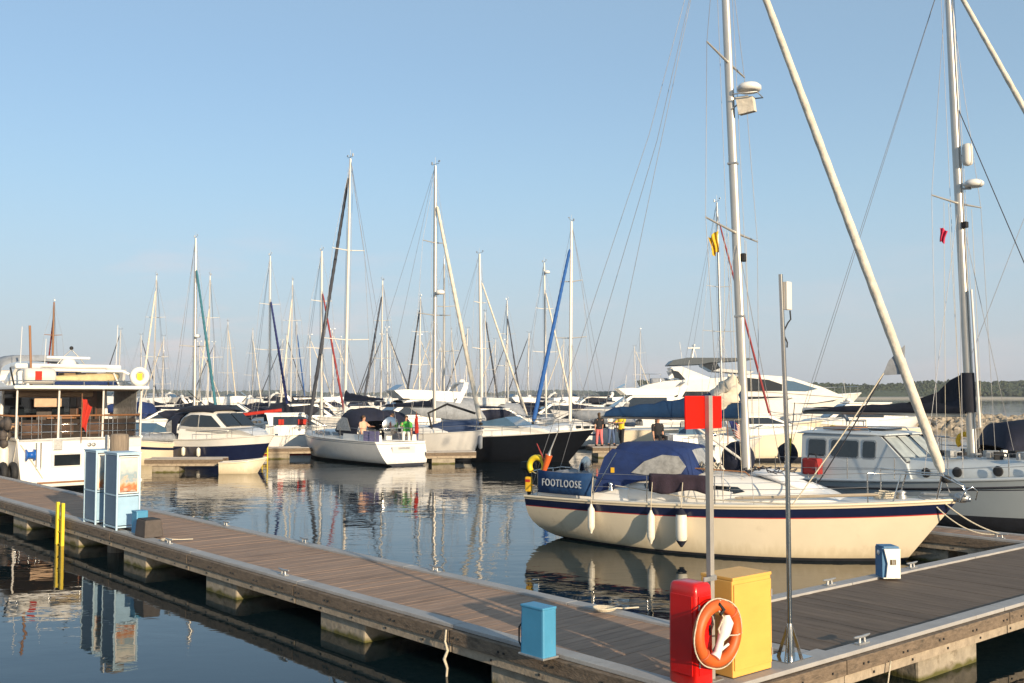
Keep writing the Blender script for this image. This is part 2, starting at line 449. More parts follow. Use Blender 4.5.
# ------------------------------------------------------------------ water
def water():
    m = bpy.data.materials.new('harbour_water'); m.use_nodes = True
    nt = m.node_tree; N = nt.nodes; L = nt.links; b = N['Principled BSDF']
    b.inputs['Base Color'].default_value = (.004, .012, .015, 1)
    b.inputs['Roughness'].default_value = .015; b.inputs['IOR'].default_value = 1.333
    tc = N.new('ShaderNodeTexCoord')
    def nz(scale, detail, sx=1, sy=1, rot=0.0, dist=0.0):
        mp = N.new('ShaderNodeMapping'); mp.inputs['Scale'].default_value = (sx, sy, 1); mp.inputs['Rotation'].default_value = (0, 0, rot)
        L.new(tc.outputs['Object'], mp.inputs['Vector'])
        n = N.new('ShaderNodeTexNoise'); n.inputs['Scale'].default_value = scale; n.inputs['Detail'].default_value = detail
        n.inputs['Distortion'].default_value = dist
        L.new(mp.outputs['Vector'], n.inputs['Vector']); return n.outputs['Fac']
    def mul(a, k):
        x = N.new('ShaderNodeMath'); x.operation = 'MULTIPLY'; L.new(a, x.inputs[0])
        if isinstance(k, (int, float)): x.inputs[1].default_value = k
        else: L.new(k, x.inputs[1])
        return x.outputs[0]
    def add(a, c):
        x = N.new('ShaderNodeMath'); x.operation = 'ADD'; L.new(a, x.inputs[0]); L.new(c, x.inputs[1]); return x.outputs[0]
    patch = N.new('ShaderNodeMapRange'); patch.inputs[1].default_value = .40; patch.inputs[2].default_value = .62
    patch.inputs[3].default_value = .25; patch.inputs[4].default_value = 1.0
    L.new(nz(.09, 2), patch.inputs[0])
    # calmer between the pontoon and the camera: sheltered water
    sep = N.new('ShaderNodeSeparateXYZ'); L.new(tc.outputs['Object'], sep.inputs[0])
    mr = N.new('ShaderNodeMapRange'); mr.inputs[1].default_value = 12; mr.inputs[2].default_value = 34; mr.inputs[3].default_value = .30; mr.inputs[4].default_value = 1.0
    L.new(sep.outputs['Y'], mr.inputs[0])
    h = add(add(mul(nz(.55, 2, 1, 1.5, .3), .026), mul(nz(2.1, 2, 1, 1.7, -.2, .4), .010)), mul(nz(6.5, 2, 1, 1.4), .0012))
    h = mul(mul(h, patch.outputs[0]), mr.outputs[0])
    bp = N.new('ShaderNodeBump'); bp.inputs['Strength'].default_value = 1.0; bp.inputs['Distance'].default_value = 1.0
    L.new(h, bp.inputs['Height']); L.new(bp.outputs['Normal'], b.inputs['Normal'])
    w = MB().add([(-5000, -300, 0), (5000, -300, 0), (5000, 5000, 0), (-5000, 5000, 0)], [[0, 1, 2, 3]]).build('harbour_water', m)
    tag(w, kind='structure')
    bed = MB().add([(-5000, -300, -5), (5000, -300, -5), (5000, 5000, -5), (-5000, 5000, -5)], [[0, 1, 2, 3]]).build('seabed', mat('mud', (.06, .06, .04), .9))
    tag(bed, kind='structure')
water()

# ------------------------------------------------------------------ pontoon
CO = Vector((1.709, 9.07, 0)); U = Vector((.7764, .6303, 0)); V = Vector((-.6639, .7478, 0)); NL = Vector((.7478, .6639, 0)); VR = Vector((-.6303, .7764, 0))
WL_, WR_ = 2.06, 2.33
def PL(s, w, z=0): return CO + V * s + NL * w + Vector((0, 0, z))      # left arm: s along, w across
def PR(t, w, z=0): return CO + U * t + VR * w + Vector((0, 0, z))      # right arm
angL = -math.atan2(V.y, V.x); angR = -math.atan2(U.y, U.x)
def deck_mats(tagname, ang):
    out = []
    for i, k in enumerate((.92, 1.0, 1.07, .97)):
        base = (.138 * k, .102 * k, .074 * k) if ang == angR else (.31 * k, .205 * k, .142 * k)  # same timber on both arms; right arm's groove shade is put into its colour
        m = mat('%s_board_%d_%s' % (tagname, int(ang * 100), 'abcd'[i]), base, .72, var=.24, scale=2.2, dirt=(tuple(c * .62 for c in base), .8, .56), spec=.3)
        nt = m.node_tree; N = nt.nodes; L = nt.links
        for n_ in N:
            if n_.type == 'MAPPING': n_.vector_type = 'TEXTURE'; n_.inputs['Rotation'].default_value = (0, 0, -ang); n_.inputs['Scale'].default_value = (.13, 1.4, 1)
        tc = N.new('ShaderNodeTexCoord'); mp = N.new('ShaderNodeMapping'); mp.inputs['Rotation'].default_value = (0, 0, ang)
        L.new(tc.outputs['Object'], mp.inputs['Vector'])
        wv = N.new('ShaderNodeTexWave'); wv.inputs['Scale'].default_value = 17; wv.inputs['Distortion'].default_value = .15; wv.wave_profile = 'SIN'
        L.new(mp.outputs['Vector'], wv.inputs['Vector'])
        b = N.new('ShaderNodeBump'); b.inputs['Strength'].default_value = .30; b.inputs['Distance'].default_value = .004
        L.new(wv.outputs['Fac'], b.inputs['Height']); L.new(b.outputs['Normal'], N['Principled BSDF'].inputs['Normal'])
        out.append(m)
    return out
EDGE = mat('grey_edging_board', (.33, .32, .31), .7, var=.14, scale=3, bump=.15, bscale=40, dirt=((.23, .2, .17), 4, .62))
BEAM = mat('weathered_timber_beam', (.155, .115, .08), .85, var=.35, scale=9, stretch=(1, 1, 3), bump=.5, bscale=25, dirt=((.07, .055, .04), 5, .55))
BEAM2 = mat('pale_timber_waling', (.33, .27, .20), .85, var=.25, scale=8, bump=.4, bscale=25, dirt=((.16, .12, .09), 6, .58))
def conc():
    m = mat('float_concrete', (.30, .26, .20), .9, var=.25, scale=5, bump=.6, bscale=12, dirt=((.15, .12, .08), 3, .55))
    nt = m.node_tree; N = nt.nodes; L = nt.links; b = N['Principled BSDF']; src = b.inputs['Base Color'].links[0].from_socket
    tc = N.new('ShaderNodeTexCoord'); sp = N.new('ShaderNodeSeparateXYZ'); L.new(tc.outputs['Object'], sp.inputs[0])
    nz = N.new('ShaderNodeTexNoise'); nz.inputs['Scale'].default_value = 5; L.new(tc.outputs['Object'], nz.inputs['Vector'])
    ad = N.new('ShaderNodeMath'); ad.operation = 'MULTIPLY_ADD'; L.new(nz.outputs['Fac'], ad.inputs[0]); ad.inputs[1].default_value = -.16; L.new(sp.outputs['Z'], ad.inputs[2])
    mr = N.new('ShaderNodeMapRange'); mr.inputs[1].default_value = -.06; mr.inputs[2].default_value = .0; mr.inputs[3].default_value = 1; mr.inputs[4].default_value = 0
    L.new(ad.outputs[0], mr.inputs[0])
    mx = N.new('ShaderNodeMix'); mx.data_type = 'RGBA'; L.new(mr.outputs[0], mx.inputs[0]); L.new(src, mx.inputs[6]); mx.inputs[7].default_value = (.085, .08, .018, 1)
    L.new(mx.outputs[2], b.inputs['Base Color'])
    return m
CONC = conc()
def pontoon(name, label, P, dirA, dirB, s0, s1, w, floats, ang, group=None, bw=.145, edge=(.2, .2), joints=()):
    root = thing(name, label, 'pontoon', (0, 0, 0), 0, group)
    rzA = math.atan2(dirA.y, dirA.x)
    m = MB(); s = s0 + .01
    while s < s1 - .05:
        e = min(s + bw - .005, s1)
        z = DZ - .004 + random.uniform(-.002, .002)
        a, b, c, d = P(s, edge[0] - .02), P(e, edge[0] - .02), P(e, w - edge[1] + .02), P(s, w - edge[1] + .02)
        vs = [(q.x, q.y, z) for q in (a, b, c, d)] + [(q.x, q.y, z - .035) for q in (a, b, c, d)]
        m.add(vs, [[0, 1, 2, 3], [7, 6, 5, 4], [0, 4, 5, 1], [1, 5, 6, 2], [2, 6, 7, 3], [3, 7, 4, 0]], random.choice((0, 1, 1, 2, 3)))
        s += bw
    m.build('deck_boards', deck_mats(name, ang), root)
    for wa, wb in ((0, edge[0]), (w - edge[1], w)):
        s = s0
        while s < s1:
            e = min(s + 3.6, s1); c = P((s + e) / 2, (wa + wb) / 2, DZ + .004)
            MB().box(c, (e - s - .012, wb - wa, .045), rzA, 0, .008).build('edging', EDGE, root); s = e
    for wf, out in ((0, -1), (w, 1)):
        s = s0; k = 0
        while s < s1:
            m = MB(); m2 = MB()
            e = min(s + 3.6, s1)
            m.box(P((s + e) / 2, wf + out * .012, DZ - .098), (e - s - .02, .10, .15), rzA, 0, .008)
            m2.box(P((s + e) / 2, wf - out * .012, DZ - .232), (e - s - .03, .075, .11), rzA, 0, .006)
            q = s + .3
            while q < e - .1:
                for dq in (0, .09):
                    c = P(q + dq, wf + out * .062, DZ - (.11 if k % 2 else .1)); m.box(c, (.022, .02, .022), rzA, 1)
                c = P(q + .25, wf + out * .026, DZ - .235); m2.box(c, (.024, .022, .024), rzA, 1)
                q += .78; k += 1
            s = e
            m.build('edge_beam', [BEAM, RUB], root); m2.build('waling', [BEAM2, RUB], root)
    # dark underside frame
    m = MB().box(P((s0 + s1) / 2, w / 2, DZ - .1), (s1 - s0 - .1, w - .2, .1), rzA); m.build('under_frame', BEAM, root)
    for a, b in floats:
        m = MB().box(P((a + b) / 2, w / 2, (-.35 + DZ - .29) / 2), (b - a, w - .12, .35 + DZ - .29), rzA, 0, .03)
        m.build('float', CONC, root)
    return root
angL = -math.atan2(V.y, V.x); angR = -math.atan2(U.y, U.x)
pl = pontoon('floating_pontoon', 'long sunlit timber-decked pontoon crossing the photo from lower right to the blue-framed noticeboards', PL, V, NL, 0, 40, WL_, [(1.88 + 3.66 * k, 3.0 + 3.66 * k) for k in range(-1, 10) if k >= 0], angL)
pr = pontoon('floating_pontoon', 'pontoon with shade-painted timber deck running off to the right beyond the steel antenna mast', PR, U, VR, 2.16, 28, WR_, [(3.77, 5.14), (8.2, 9.6), (12.5, 13.9), (17, 18.4), (22, 23.4)], angR)
# corner: edge beams closing the outer corner on the right arm side
m = MB().box(PR(1.07, .012 - .024, DZ - .098), (2.17, .10, .15), math.atan2(U.y, U.x), 0, .008)
for q in (.25, .34, .9, 1.3, 1.39, 1.9): m.box(PR(q, -.062, DZ - .11), (.022, .02, .022), math.atan2(U.y, U.x), 1)
m.build('edge_beam', [BEAM, RUB], pr)
m = MB().box(PR(1.07, .0, DZ - .232), (2.15, .075, .11), math.atan2(U.y, U.x), 0, .006); m.build('waling', BEAM2, pr)
m = MB().box(PR(1.07, .14, DZ + .010), (2.17, .3, .045), math.atan2(U.y, U.x), 0, .008); m.build('edging', EDGE, pr)
# finger berths
fo = Vector((9.33, 18.25, 0))
def PF(s, w, z=0): return fo + V * s + NL * w + Vector((0, 0, z))
pontoon('finger_pontoon', 'narrow finger pontoon in shade behind the bow of the cream yacht', PF, V, NL, .02, 8.5, 1.0, [(1.5, 2.6), (5.2, 6.3)], angL, edge=(.12, .12))
def far_finger(px, D, ang, L_, w, label, grp=None):
    x, y = W(px, D); o = Vector((x, y, 0)); a = Vector((math.cos(ang), math.sin(ang), 0)); b = Vector((-a.y, a.x, 0))
    return pontoon('finger_pontoon', label, lambda s, q, z=0: o + a * s + b * q + Vector((0, 0, z)), a, b, 0, L_, w, [(.3 + i * 3, 1.4 + i * 3) for i in range(int(L_ / 3) + 1) if 1.4 + i * 3 < L_], -ang, edge=(.12, .12))
far_finger(146, 41.6, .06, 3.2, 1.1, 'short timber finger pontoon in front of the white cabin cruiser with the black roof cover')
far_finger(262, 50.0, .25, 6.0, 1.1, 'timber finger pontoon beside the yellow ladder and the black outboard')
far_finger(426, 46.5, .25, 2.4, 1.1, 'short finger pontoon between the two white sailing yachts in mid harbour')
far_finger(592, 51.0, .08, 16, 2.2, 'walkway pontoon where the woman in black and pink is walking')

# ------------------------------------------------------------------ things on the pontoon
def cleat(p, rz, label):
    t = thing('mooring_cleat', label, 'cleat', p, rz, 'mooring cleats on the pontoon edges')
    MB().box((0, 0, .008), (.2, .07, .016), bev=.003).build('base_plate', GALV, t)
    for sx in (-1, 1): MB().tube([(sx * .05, 0, .01), (sx * .042, 0, .07)], [.02, .014], 8).build('post', GALV, t)
    MB().tube([(-.15, 0, .082), (-.1, 0, .077), (0, 0, .072), (.1, 0, .077), (.15, 0, .082)], [.009, .015, .017, .015, .009], 8).build('horn', GALV, t)
    return t
rl = math.atan2(V.y, V.x); rr_ = math.atan2(U.y, U.x); TOP = DZ + .027
def cl(px, py, rz, label, dw=0):
    p = deckpt(px, py, TOP); cleat((p.x, p.y, TOP), rz, label)
def onL(px, w):    # point on the left arm at column px
    q = (px - 512) / F; b = CO + NL * w; s = (q * b.y - b.x) / (V.x - q * V.y); return PL(s, w, TOP)
def onR(px, w):
    q = (px - 512) / F; b = CO + VR * w; s = (q * b.y - b.x) / (U.x - q * U.y); return PR(s, w, TOP)
for px, w, lab in ((286, .1, 'grey cleat on the near edge of the long pontoon, between the two visible middle floats'), (172, .1, 'grey cleat on the near pontoon edge just right of the brown plastic step'),
                   (436, WL_ - .1, 'grey cleat on the far edge of the long pontoon near its middle'), (306, WL_ - .1, 'rusty cleat on the far pontoon edge below the white yacht reflection'), (228, WL_ - .1, 'small cleat on the far pontoon edge, nearest the blue cabinets')):
    p = onL(px, w); cleat(p, rl, lab)
for px, w, lab in ((857, .12, 'cleat on the near right edge beside the steel mast foot'), (826, WR_ - .1, 'cleat on the far edge right of the yellow cabinet'), (908, WR_ - .1, 'cleat on the far edge right of the white-fronted pedestal')):
    p = onR(px, w); cleat(p, rr_, lab)
fc = PF(.55, .12, TOP); cleat(fc, rl, 'cleat on the finger pontoon holding the yacht bow lines')
# rope coils and hanging lines
def coil(p, R, label, n=3):
    pts = []
    for i in range(n * 20):
        a = i / 20 * 2 * PI; rr = R * (.75 + .25 * i / (n * 20)) * (1 + .06 * math.sin(3.1 * a))
        pts.append((p[0] + rr * math.cos(a), p[1] + rr * math.sin(a) * .9, p[2] + .012 + .012 * (i / 20)))
    pts += [(pts[-1][0] + .1, pts[-1][1] + .15, p[2] + .01), (pts[-1][0] + .3, pts[-1][1] + .22, p[2] + .01)]
    tag(MB().tube(pts, .011, 6).build('rope_coil', ROPE), label, 'rope')
coil(onL(603, WL_ - .22), .15, 'small coil of pale rope on the far deck edge, left of the red locker')
coil(onL(170, .2), .12, 'small pale rope coil on the near deck edge beside the brown plastic step', 2)
p = onL(447, -.09); q = Vector((p.x, p.y, 0))
tag(MB().tube([q + Vector((.0, 0, .53)), q + Vector((-.01, -.02, .40)), q + Vector((.02, -.03, .3)), q + Vector((-.02, -.02, .2)), q + Vector((.015, -.02, .1)), q + Vector((0, 0, -.1))], [.012, .012, .016, .02, .015, .012], 6).build('hanging_rope', ROPE), 'frayed rope end hanging down the near side of the long pontoon', 'rope')
p = onR(885, -.09); q = Vector((p.x, p.y, 0))
tag(MB().tube([q + Vector((0, 0, .4)), q + Vector((-.05, -.03, .15)), q + Vector((-.14, -.04, .0)), q + Vector((-.16, -.04, -.2))], .009, 6).build('hanging_rope', ROPE), 'thin rope trailing into the water from the right pontoon', 'rope')
# mooring lines of the cream yacht bow (top-level ropes)

# blue service pedestals
def pedestal(p, rz, label, dx=.19, dy=.345, h=.5):
    t = thing('service_pedestal', label, 'pedestal', p, rz)
    cs = MB().box((0, 0, h / 2), (dx, dy, h), 0, 0, .02, .96).build('casing', TEAL, t)
    MB().box((dx * .42, 0, h * .5), (dx * .25, dy * .92, h * .96), 0, 0, .015).build('front_cover', TEAL, t)
    MB().box((0, 0, h + .002), (dx * 1.04, dy * 1.0, .03), 0, 0, .012).build('lid', TEAL, t)
    MB().box((0, 0, .01), (dx * 1.15, dy * 1.1, .02), 0, 0, .004).build('base_plate', GALV, t)
    MB().box((-.02, dy / 2 + .012, h * .72), (.07, .03, .07), 0, 0, .01).build('socket', RUB, cs)
    MB().tube([(-.02, dy / 2 + .02, h * .68), (-.03, dy / 2 + .09, h * .5), (-.02, dy / 2 + .1, h * .2), (0, dy / 2 + .06, .02)], .009, 6).build('cable', RUB, t)
    return t
nz_ = math.atan2(NL.y, NL.x)
c = deckpt(542.5, 655.5, TOP); c = c + NL * .1 + V * .175; c.z = TOP - .01
pedestal(c, nz_, 'bright blue plastic service pedestal on the near deck edge left of the red locker')
c = onL(142.5, .22); pedestal(c, nz_, 'bright blue service pedestal right behind the brown plastic step', .22, .26, .42)
c = onL(-3, .25); pedestal(c, nz_, 'blue service pedestal cut off by the left edge of the photo', .2, .3, .45)
# white fronted pedestal on the right arm
c = deckpt(887, 576, TOP) + U * .08 + VR * .1
t = thing('service_pedestal', 'deep blue power pedestal with slanting white front on the right pontoon', 'pedestal', (c.x, c.y, TOP - .005), rr_ - .62)
MB().prism([(-.13, 0, .12), (.13, 0, .12), (.13, .44, .12), (-.13, .44, .12)]).build('casing', DTEAL, t)
MB().extr([(-.09, -.125, .02), (.12, -.125, .02), (.125, -.125, .43), (-.115, -.125, .43), (-.065, -.125, .22)], (0, -.035, 0)).build('front_cover', WHITE, t)
MB().box((.01, -.165, .24), (.08, .012, .075)).build('meter_window', mat('meter_glass', (.10, .07, .03), .2), t)
for sx in (-1, 1): MB().box((sx * .01 + .01, -.174, .24), (.006, .006, .07)).build('meter_bar', GALV, t)
MB().lathe([(.0, -.11), (.03, -.11), (.04, -.14), (.0, -.145)], (0, 0, .36), 10, ax='x').build('socket_cap', WHITE, t)
MB().box((0, 0, .45), (.23, .27, .025), 0, 0, .008).build('lid', DTEAL, t)
MB().box((0, 0, .008), (.26, .3, .016), 0, 0, .004).build('base_plate', GALV, t)

# brown plastic step
c = onL(152, .2)
t = thing('mooring_step', 'brown-grey plastic boarding step with sloping sides at the near deck edge', 'step', c, rl)
MB().box((0, 0, .16), (.5, .36, .32), 0, 0, .02, .86).build('body', BROWNP, t)
MB().box((0, 0, .325), (.38, .28, .015), 0, 0, .004).build('tread', RUB, t)
# yellow ladder
c = onL(66.5, -.09)
t = thing('safety_ladder', 'bright yellow two-post safety ladder on the near side of the pontoon', 'ladder', (c.x, c.y, 0), rl)
for sx in (-1, 1): MB().box((sx * .165, .06, .16), (.10, .06, 1.5), 0, 0, .008).build('upright', YELP, t)
for i in range(5): MB().tube([(-.15, .06, -.5 + i * .26), (.15, .06, -.5 + i * .26)], .013, 6).build('rung', YELP, t)
# mooring pile
p = PL(.36, 0, 0)
b2 = deckpt(117, 535.5, DZ)            # near corner of the front cabinet
sb = (b2 - CO).dot(V); 
pc = onL(121, .45); pc.z = 0
t = thing('mooring_pile', 'thick grey timber mooring pile standing between the two blue cabinets', 'pile', pc)
PILEM = mat('grey_pile_timber', (.22, .175, .13), .9, var=.3, scale=4, stretch=(6, 6, .6), bump=.8, bscale=9)
MB().lathe([(.19, -4), (.19, 1.0), (.185, 2.38), (.16, 2.42), (.01, 2.43)], n=20).build('shaft', PILEM, t)
MB().torus((0, 0, DZ + .06), .235, .03, Matrix.Rotation(PI / 2, 3, 'X'), 20, 8).build('guide_ring', GALV, t)
MB().box((-.24, -.05, 2.22), (.16, .03, .36), rl, 0, .004).build('number_plate', GALV, t)
# blue cabinets with posters
POST = bpy.data.materials.new('poster_print'); POST.use_nodes = True
nt = POST.node_tree; N = nt.nodes; L = nt.links
tc = N.new('ShaderNodeTexCoord'); sp = N.new('ShaderNodeSeparateXYZ'); L.new(tc.outputs['Object'], sp.inputs[0])
nz = N.new('ShaderNodeTexNoise'); nz.inputs['Scale'].default_value = 9; nz.inputs['Detail'].default_value = 6; L.new(tc.outputs['Object'], nz.inputs['Vector'])
ma = N.new('ShaderNodeMath'); ma.operation = 'MULTIPLY_ADD'; L.new(nz.outputs['Fac'], ma.inputs[0]); ma.inputs[1].default_value = .55
L.new(sp.outputs['Z'], ma.inputs[2])
cr = N.new('ShaderNodeValToRGB'); e = cr.color_ramp.elements
e[0].position = .0; e[0].color = (.5, .45, .38, 1); e[1].position = 1; e[1].color = (.68, .66, .6, 1)
for q, cc in ((.16, (.42, .13, .05, 1)), (.26, (.48, .27, .13, 1)), (.34, (.5, .42, .33, 1)), (.45, (.24, .33, .38, 1)), (.75, (.62, .6, .52, 1))):
    x = e.new(q); x.color = cc
mr = N.new('ShaderNodeMapRange'); mr.inputs[1].default_value = .95; mr.inputs[2].default_value = 1.75; L.new(ma.outputs[0], mr.inputs[0]); L.new(mr.outputs[0], cr.inputs[0])
L.new(cr.outputs[0], N['Principled BSDF'].inputs['Base Color']); N['Principled BSDF'].inputs['Roughness'].default_value = .3
def cabinet(p, label):
    t = thing('display_cabinet', label, 'cabinet', p, nz_)
    w, d, h = .48, .7, 1.50
    for sx in (0, 1):
        for sy in (0, 1): MB().box((.02 + sx * (w - .04), .02 + sy * (d - .04), h / 2), (.035, .035, h), 0, 0, .004).build('post', CABF, t)
    for z in (.06, .68, h - .02):
        m = MB()
        for sy in (.02, d - .02): m.box((w / 2, sy, z), (w - .08, .03, .03))
        for sx in (.02, w - .02): m.box((sx, d / 2, z), (.03, d - .08, .03))
        m.build('rail', CABF, t)
    MB().box((w / 2, d / 2, h + .008), (w + .02, d + .02, .02), 0, 0, .005).build('roof_panel', CABF, t)
    for z0, z1 in ((.09, .655), (.705, h - .045)):
        MB().box((.02, d / 2, (z0 + z1) / 2), (.012, d - .09, z1 - z0)).build('side_panel', CABD, t)
        MB().box((w - .02, d / 2, (z0 + z1) / 2), (.012, d - .09, z1 - z0)).build('side_panel', CABD, t)
        MB().box((w / 2, d - .02, (z0 + z1) / 2), (w - .09, .012, z1 - z0)).build('back_panel', CABD, t)
    MB().box((w / 2, .02, .37), (w - .085, .012, .555)).build('front_panel', CABP, t)
    MB().box((w / 2, .02, 1.08), (w - .13, .014, .66)).build('poster', POST, t)
    f = MB()
    for zz in (.725, 1.432): f.box((w / 2, .016, zz), (w - .09, .02, .025))
    for xx in (.055, w - .055): f.box((xx, .016, 1.08), (.025, .02, .70))
    f.build('poster_frame', WHITE, t)
    return t
pc = onL(119, .0); cabinet(pc, 'nearer pale blue framed display cabinet with an orange and blue poster')
pc = onL(98, .0); cabinet(pc, 'farther pale blue framed display cabinet, half hidden left of the timber pile')

# red locker, sign pole, lifebuoy, yellow cabinet at the corner
def PC(a, b, z=DZ): return CO + U * a + V * b + Vector((0, 0, z))
t = thing('fire_locker', 'tall glossy red rounded locker at the corner of the pontoon', 'locker', PC(.205, .31, DZ + .03), rr_)
rings = []
for i, (z, k) in enumerate(((0, .93), (.02, 1), (.5, 1.0), (.84, .97), (.90, .93), (.925, .82), (.93, .4))):
    rg = []
    for j in range(32):
        a = 2 * PI * j / 32; e_ = .24
        cx = math.copysign(abs(math.cos(a)) ** e_, math.cos(a)); cy = math.copysign(abs(math.sin(a)) ** e_, math.sin(a))
        rg.append((.125 * k * cx * (1 - .12 * abs(cy) ** 4 * 0), .17 * k * cy, z))
    rings.append(rg)
MB().loft(rings, sm=True).build('body', RED, t)
dd = MB().box((0, -.172, .46), (.17, .012, .72), 0, 0, .005).build('door', RED, t)
for zz in (.2, .72): MB().box((-.082, -.176, zz), (.014, .012, .05), 0, 0, .003).build('hinge', GALV, t)
MB().box((.055, -.182, .5), (.02, .02, .09), 0, 0, .004).build('handle', RUB, dd)
MB().box((-.128, .0, .46), (.010, .26, .72), 0, 0, .004).build('side_panel', RED, t)
# sign post
sp_ = PC(.42, .25, DZ + .026)
t = thing('sign_post', 'square grey post carrying a plain red square sign above the lifebuoy', 'sign post', sp_, rr_)
MB().box((0, 0, 1.33), (.054, .054, 2.66), 0, 0, .004).build('post', mat('grey_post', (.36, .34, .31), .5, .3, var=.12, scale=4), t)
MB().box((0, 0, .008), (.16, .16, .016)).build('base_plate', GALV, t)
MB().box((-.03, .042, 2.50), (.52, .02, .31), 0, 0, .004).build('sign_panel', SIGNR, t)
m = MB(); m.box((0, -.034, .95), (.07, .012, .05)); m.box((-.06, -.045, .95), (.18, .014, .04)); m.build('buoy_bracket', GALV, t)
# lifebuoy
bc = PC(.255, .045, 0); bc.z = 1.065
t = thing('lifebuoy', 'worn orange ring lifebuoy with pale grab line hanging at the pontoon corner', 'lifebuoy', bc, rr_ - .04)
tilt = Matrix.Rotation(.10, 3, 'Y')
MB().torus((0, 0, 0), .252, .054, tilt, 40, 14).build('ring', ORANGE, t)
for a in (.13, .63): 
    pts = [Vector((.252 * math.cos(a * 2 * PI), 0, .252 * math.sin(a * 2 * PI)))]
    MB().torus(tilt @ pts[0], .056, .012, Matrix.Rotation(-a * 2 * PI, 3, 'Y') @ Matrix.Rotation(PI / 2, 3, 'X') @ Matrix.Rotation(0, 3, 'Z'), 18, 6).build('rope_band', mat('orange_band', (.5, .1, .03), .6), t)
pts = []
for i in range(49):
    a = 2 * PI * i / 48; k = .307 + .018 * abs(math.sin(2 * a + .4)); pts.append(tilt @ Vector((k * math.cos(a), -.01, k * math.sin(a))))
MB().tube(pts, .007, 6, caps=False).build('grab_line', ROPE, t)
m = MB()
m.tube([(.02, -.02, .3), (-.02, -.03, .22), (.03, -.05, .15), (-.03, -.04, .05), (0, -.05, -.05), (-.04, -.04, -.14)], .009, 6)
m.tube([(.0, -.04, .0), (.1, -.06, -.02), (.2, -.065, -.03), (.3, -.03, -.03)], .007, 6)
m.build('throw_line', ROPE, t)
m = MB().tube([(.085, -.035, .16), (.08, -.045, .10), (.03, -.05, .0), (.0, -.04, -.05), (-.03, -.03, -.16), (-.07, -.03, -.2)], [.03, .062, .055, .033, .036, .05], 12)
m.build('line_bobbin', WHITE, t)
MB().tube([(-.02, -.04, -.15), (.07, -.07, -.09)], .013, 8).build('bobbin_handle', WHITE, t)
MB().tube([(-.03, -.05, .28), (.03, -.055, .22), (-.02, -.055, .18)], .016, 6).build('dark_strap', RUB, t)
# yellow cabinet
c0 = deckpt(729.6, 674.8, DZ + .03)
t = thing('equipment_cabinet', 'tall yellow box cabinet with sun-faded front beside the lifebuoy', 'cabinet', c0, rr_)
MB().box((.295, .19, .46), (.59, .38, .90), 0, 0, .012).build('body', YEL, t)
MB().box((.295, -.006, .475), (.565, .02, .80), 0, 0, .008).build('door', YEL, t)
MB().box((.295, .185, .925), (.592, .392, .03), 0, 0, .006).build('lid', YEL, t)
for zz in (.18, .74): MB().box((.572, -.02, zz), (.02, .014, .07), 0, 0, .003).build('hinge', GALV, t)
MB().box((.05, -.022, .47), (.02, .016, .06), 0, 0, .004).build('latch', GALV, t)
MB().box((.295, .19, .012), (.56, .36, .024)).build('plinth', RUB, t)
# steel antenna mast
c0 = deckpt(786, 655, DZ + .026) 
t = thing('antenna_mast', 'slim polished steel mast on a braced foot with a white antenna box', 'mast', c0, rr_)
MB().box((.02, .04, .008), (.42, .30, .016), 0, 0, .003).build('base_plate', STEEL, t)
MB().tube([(0, 0, .01), (-.0, 0, 2.2), (-.07, 0, 3.90)], [.025, .024, .022], 12).build('pole', mat('brushed_steel', (.46, .43, .39), .13, 1.0, var=.1, scale=8), t)
MB().tube([(0, 0, .0), (0, 0, .30), (0, 0, .36)], [.038, .036, .026], 12).build('foot_sleeve', STEEL, t)
for a in (.3, 1.9, 3.4, 5.0):
    MB().extr([(.03 * math.cos(a), .03 * math.sin(a), .34), (.14 * math.cos(a), .14 * math.sin(a), .016), (.10 * math.cos(a), .10 * math.sin(a), .016), (.03 * math.cos(a), .03 * math.sin(a), .27)], (.008 * math.sin(a), -.008 * math.cos(a), 0)).build('brace', STEEL, t)
MB().box((.0, -.03, 3.68), (.085, .05, .29), 0, 0, .008).build('antenna_box', WHITE2, t)
MB().tube([(.04, -.03, 3.53), (.05, -.03, 3.44), (.0, -.03, 3.40), (-.04, 0, 3.3), (.0, -.02, 3.2), (-.02, -.03, 3.15)], .008, 5).build('cable', RUB, t)

# ------------------------------------------------------------------ far shore, breakwater
def ridge(name, x0, x1, y, zf, depth, m, n=60, base=-.5):
    g = []
    for k, (dy, f) in enumerate(((0, 0), (depth * .1, .35), (depth * .4, .8), (depth, 1))):
        g.append([(x0 + (x1 - x0) * i / n, y + dy, base + (zf(i / n) - base) * f * random.uniform(.93, 1.07)) for i in range(n + 1)])
    o = MB().sheet(g, -.3, 0).build(name, m); return tag(o, kind='structure')
SAND = mat('beach_sand', (.42, .36, .27), .95, var=.15, scale=.05)
HILL = mat('shore_scrub', (.045, .06, .03), .95, var=.3, scale=.03)
ridge('far_beach', 60, 1100, 640, lambda t: 1.6, 40, SAND)
ridge('far_shore', 60, 1100, 668, lambda t: 5 + 2 * math.sin(t * 9), 60, HILL)
ridge('distant_shore', -2600, 900, 2300, lambda t: 5 + 2 * math.sin(t * 21) + 2 * math.sin(t * 47 + 1), 300, HILL, 200)
LEAF = mat('tree_foliage', (.036, .050, .024), .9, var=.5, scale=.12)
def wood(name, label, x0, x1, y0, y1, n, hf, rad):
    m = MB()
    for i in range(n):
        x = random.uniform(x0, x1); f = random.random(); y = y0 + (y1 - y0) * f
        z = hf(x, f) + random.uniform(-1, 1) * rad * .35; r = rad * random.uniform(.6, 1.25)
        m.ell((x, y, z), (r, r, r * random.uniform(.6, .95)), 6, 4, 0, .25)
    for q in range(len(m.sm)): m.sm[q] = False
    return tag(m.build(name, LEAF, fix=False), label, 'wood', kind='stuff')
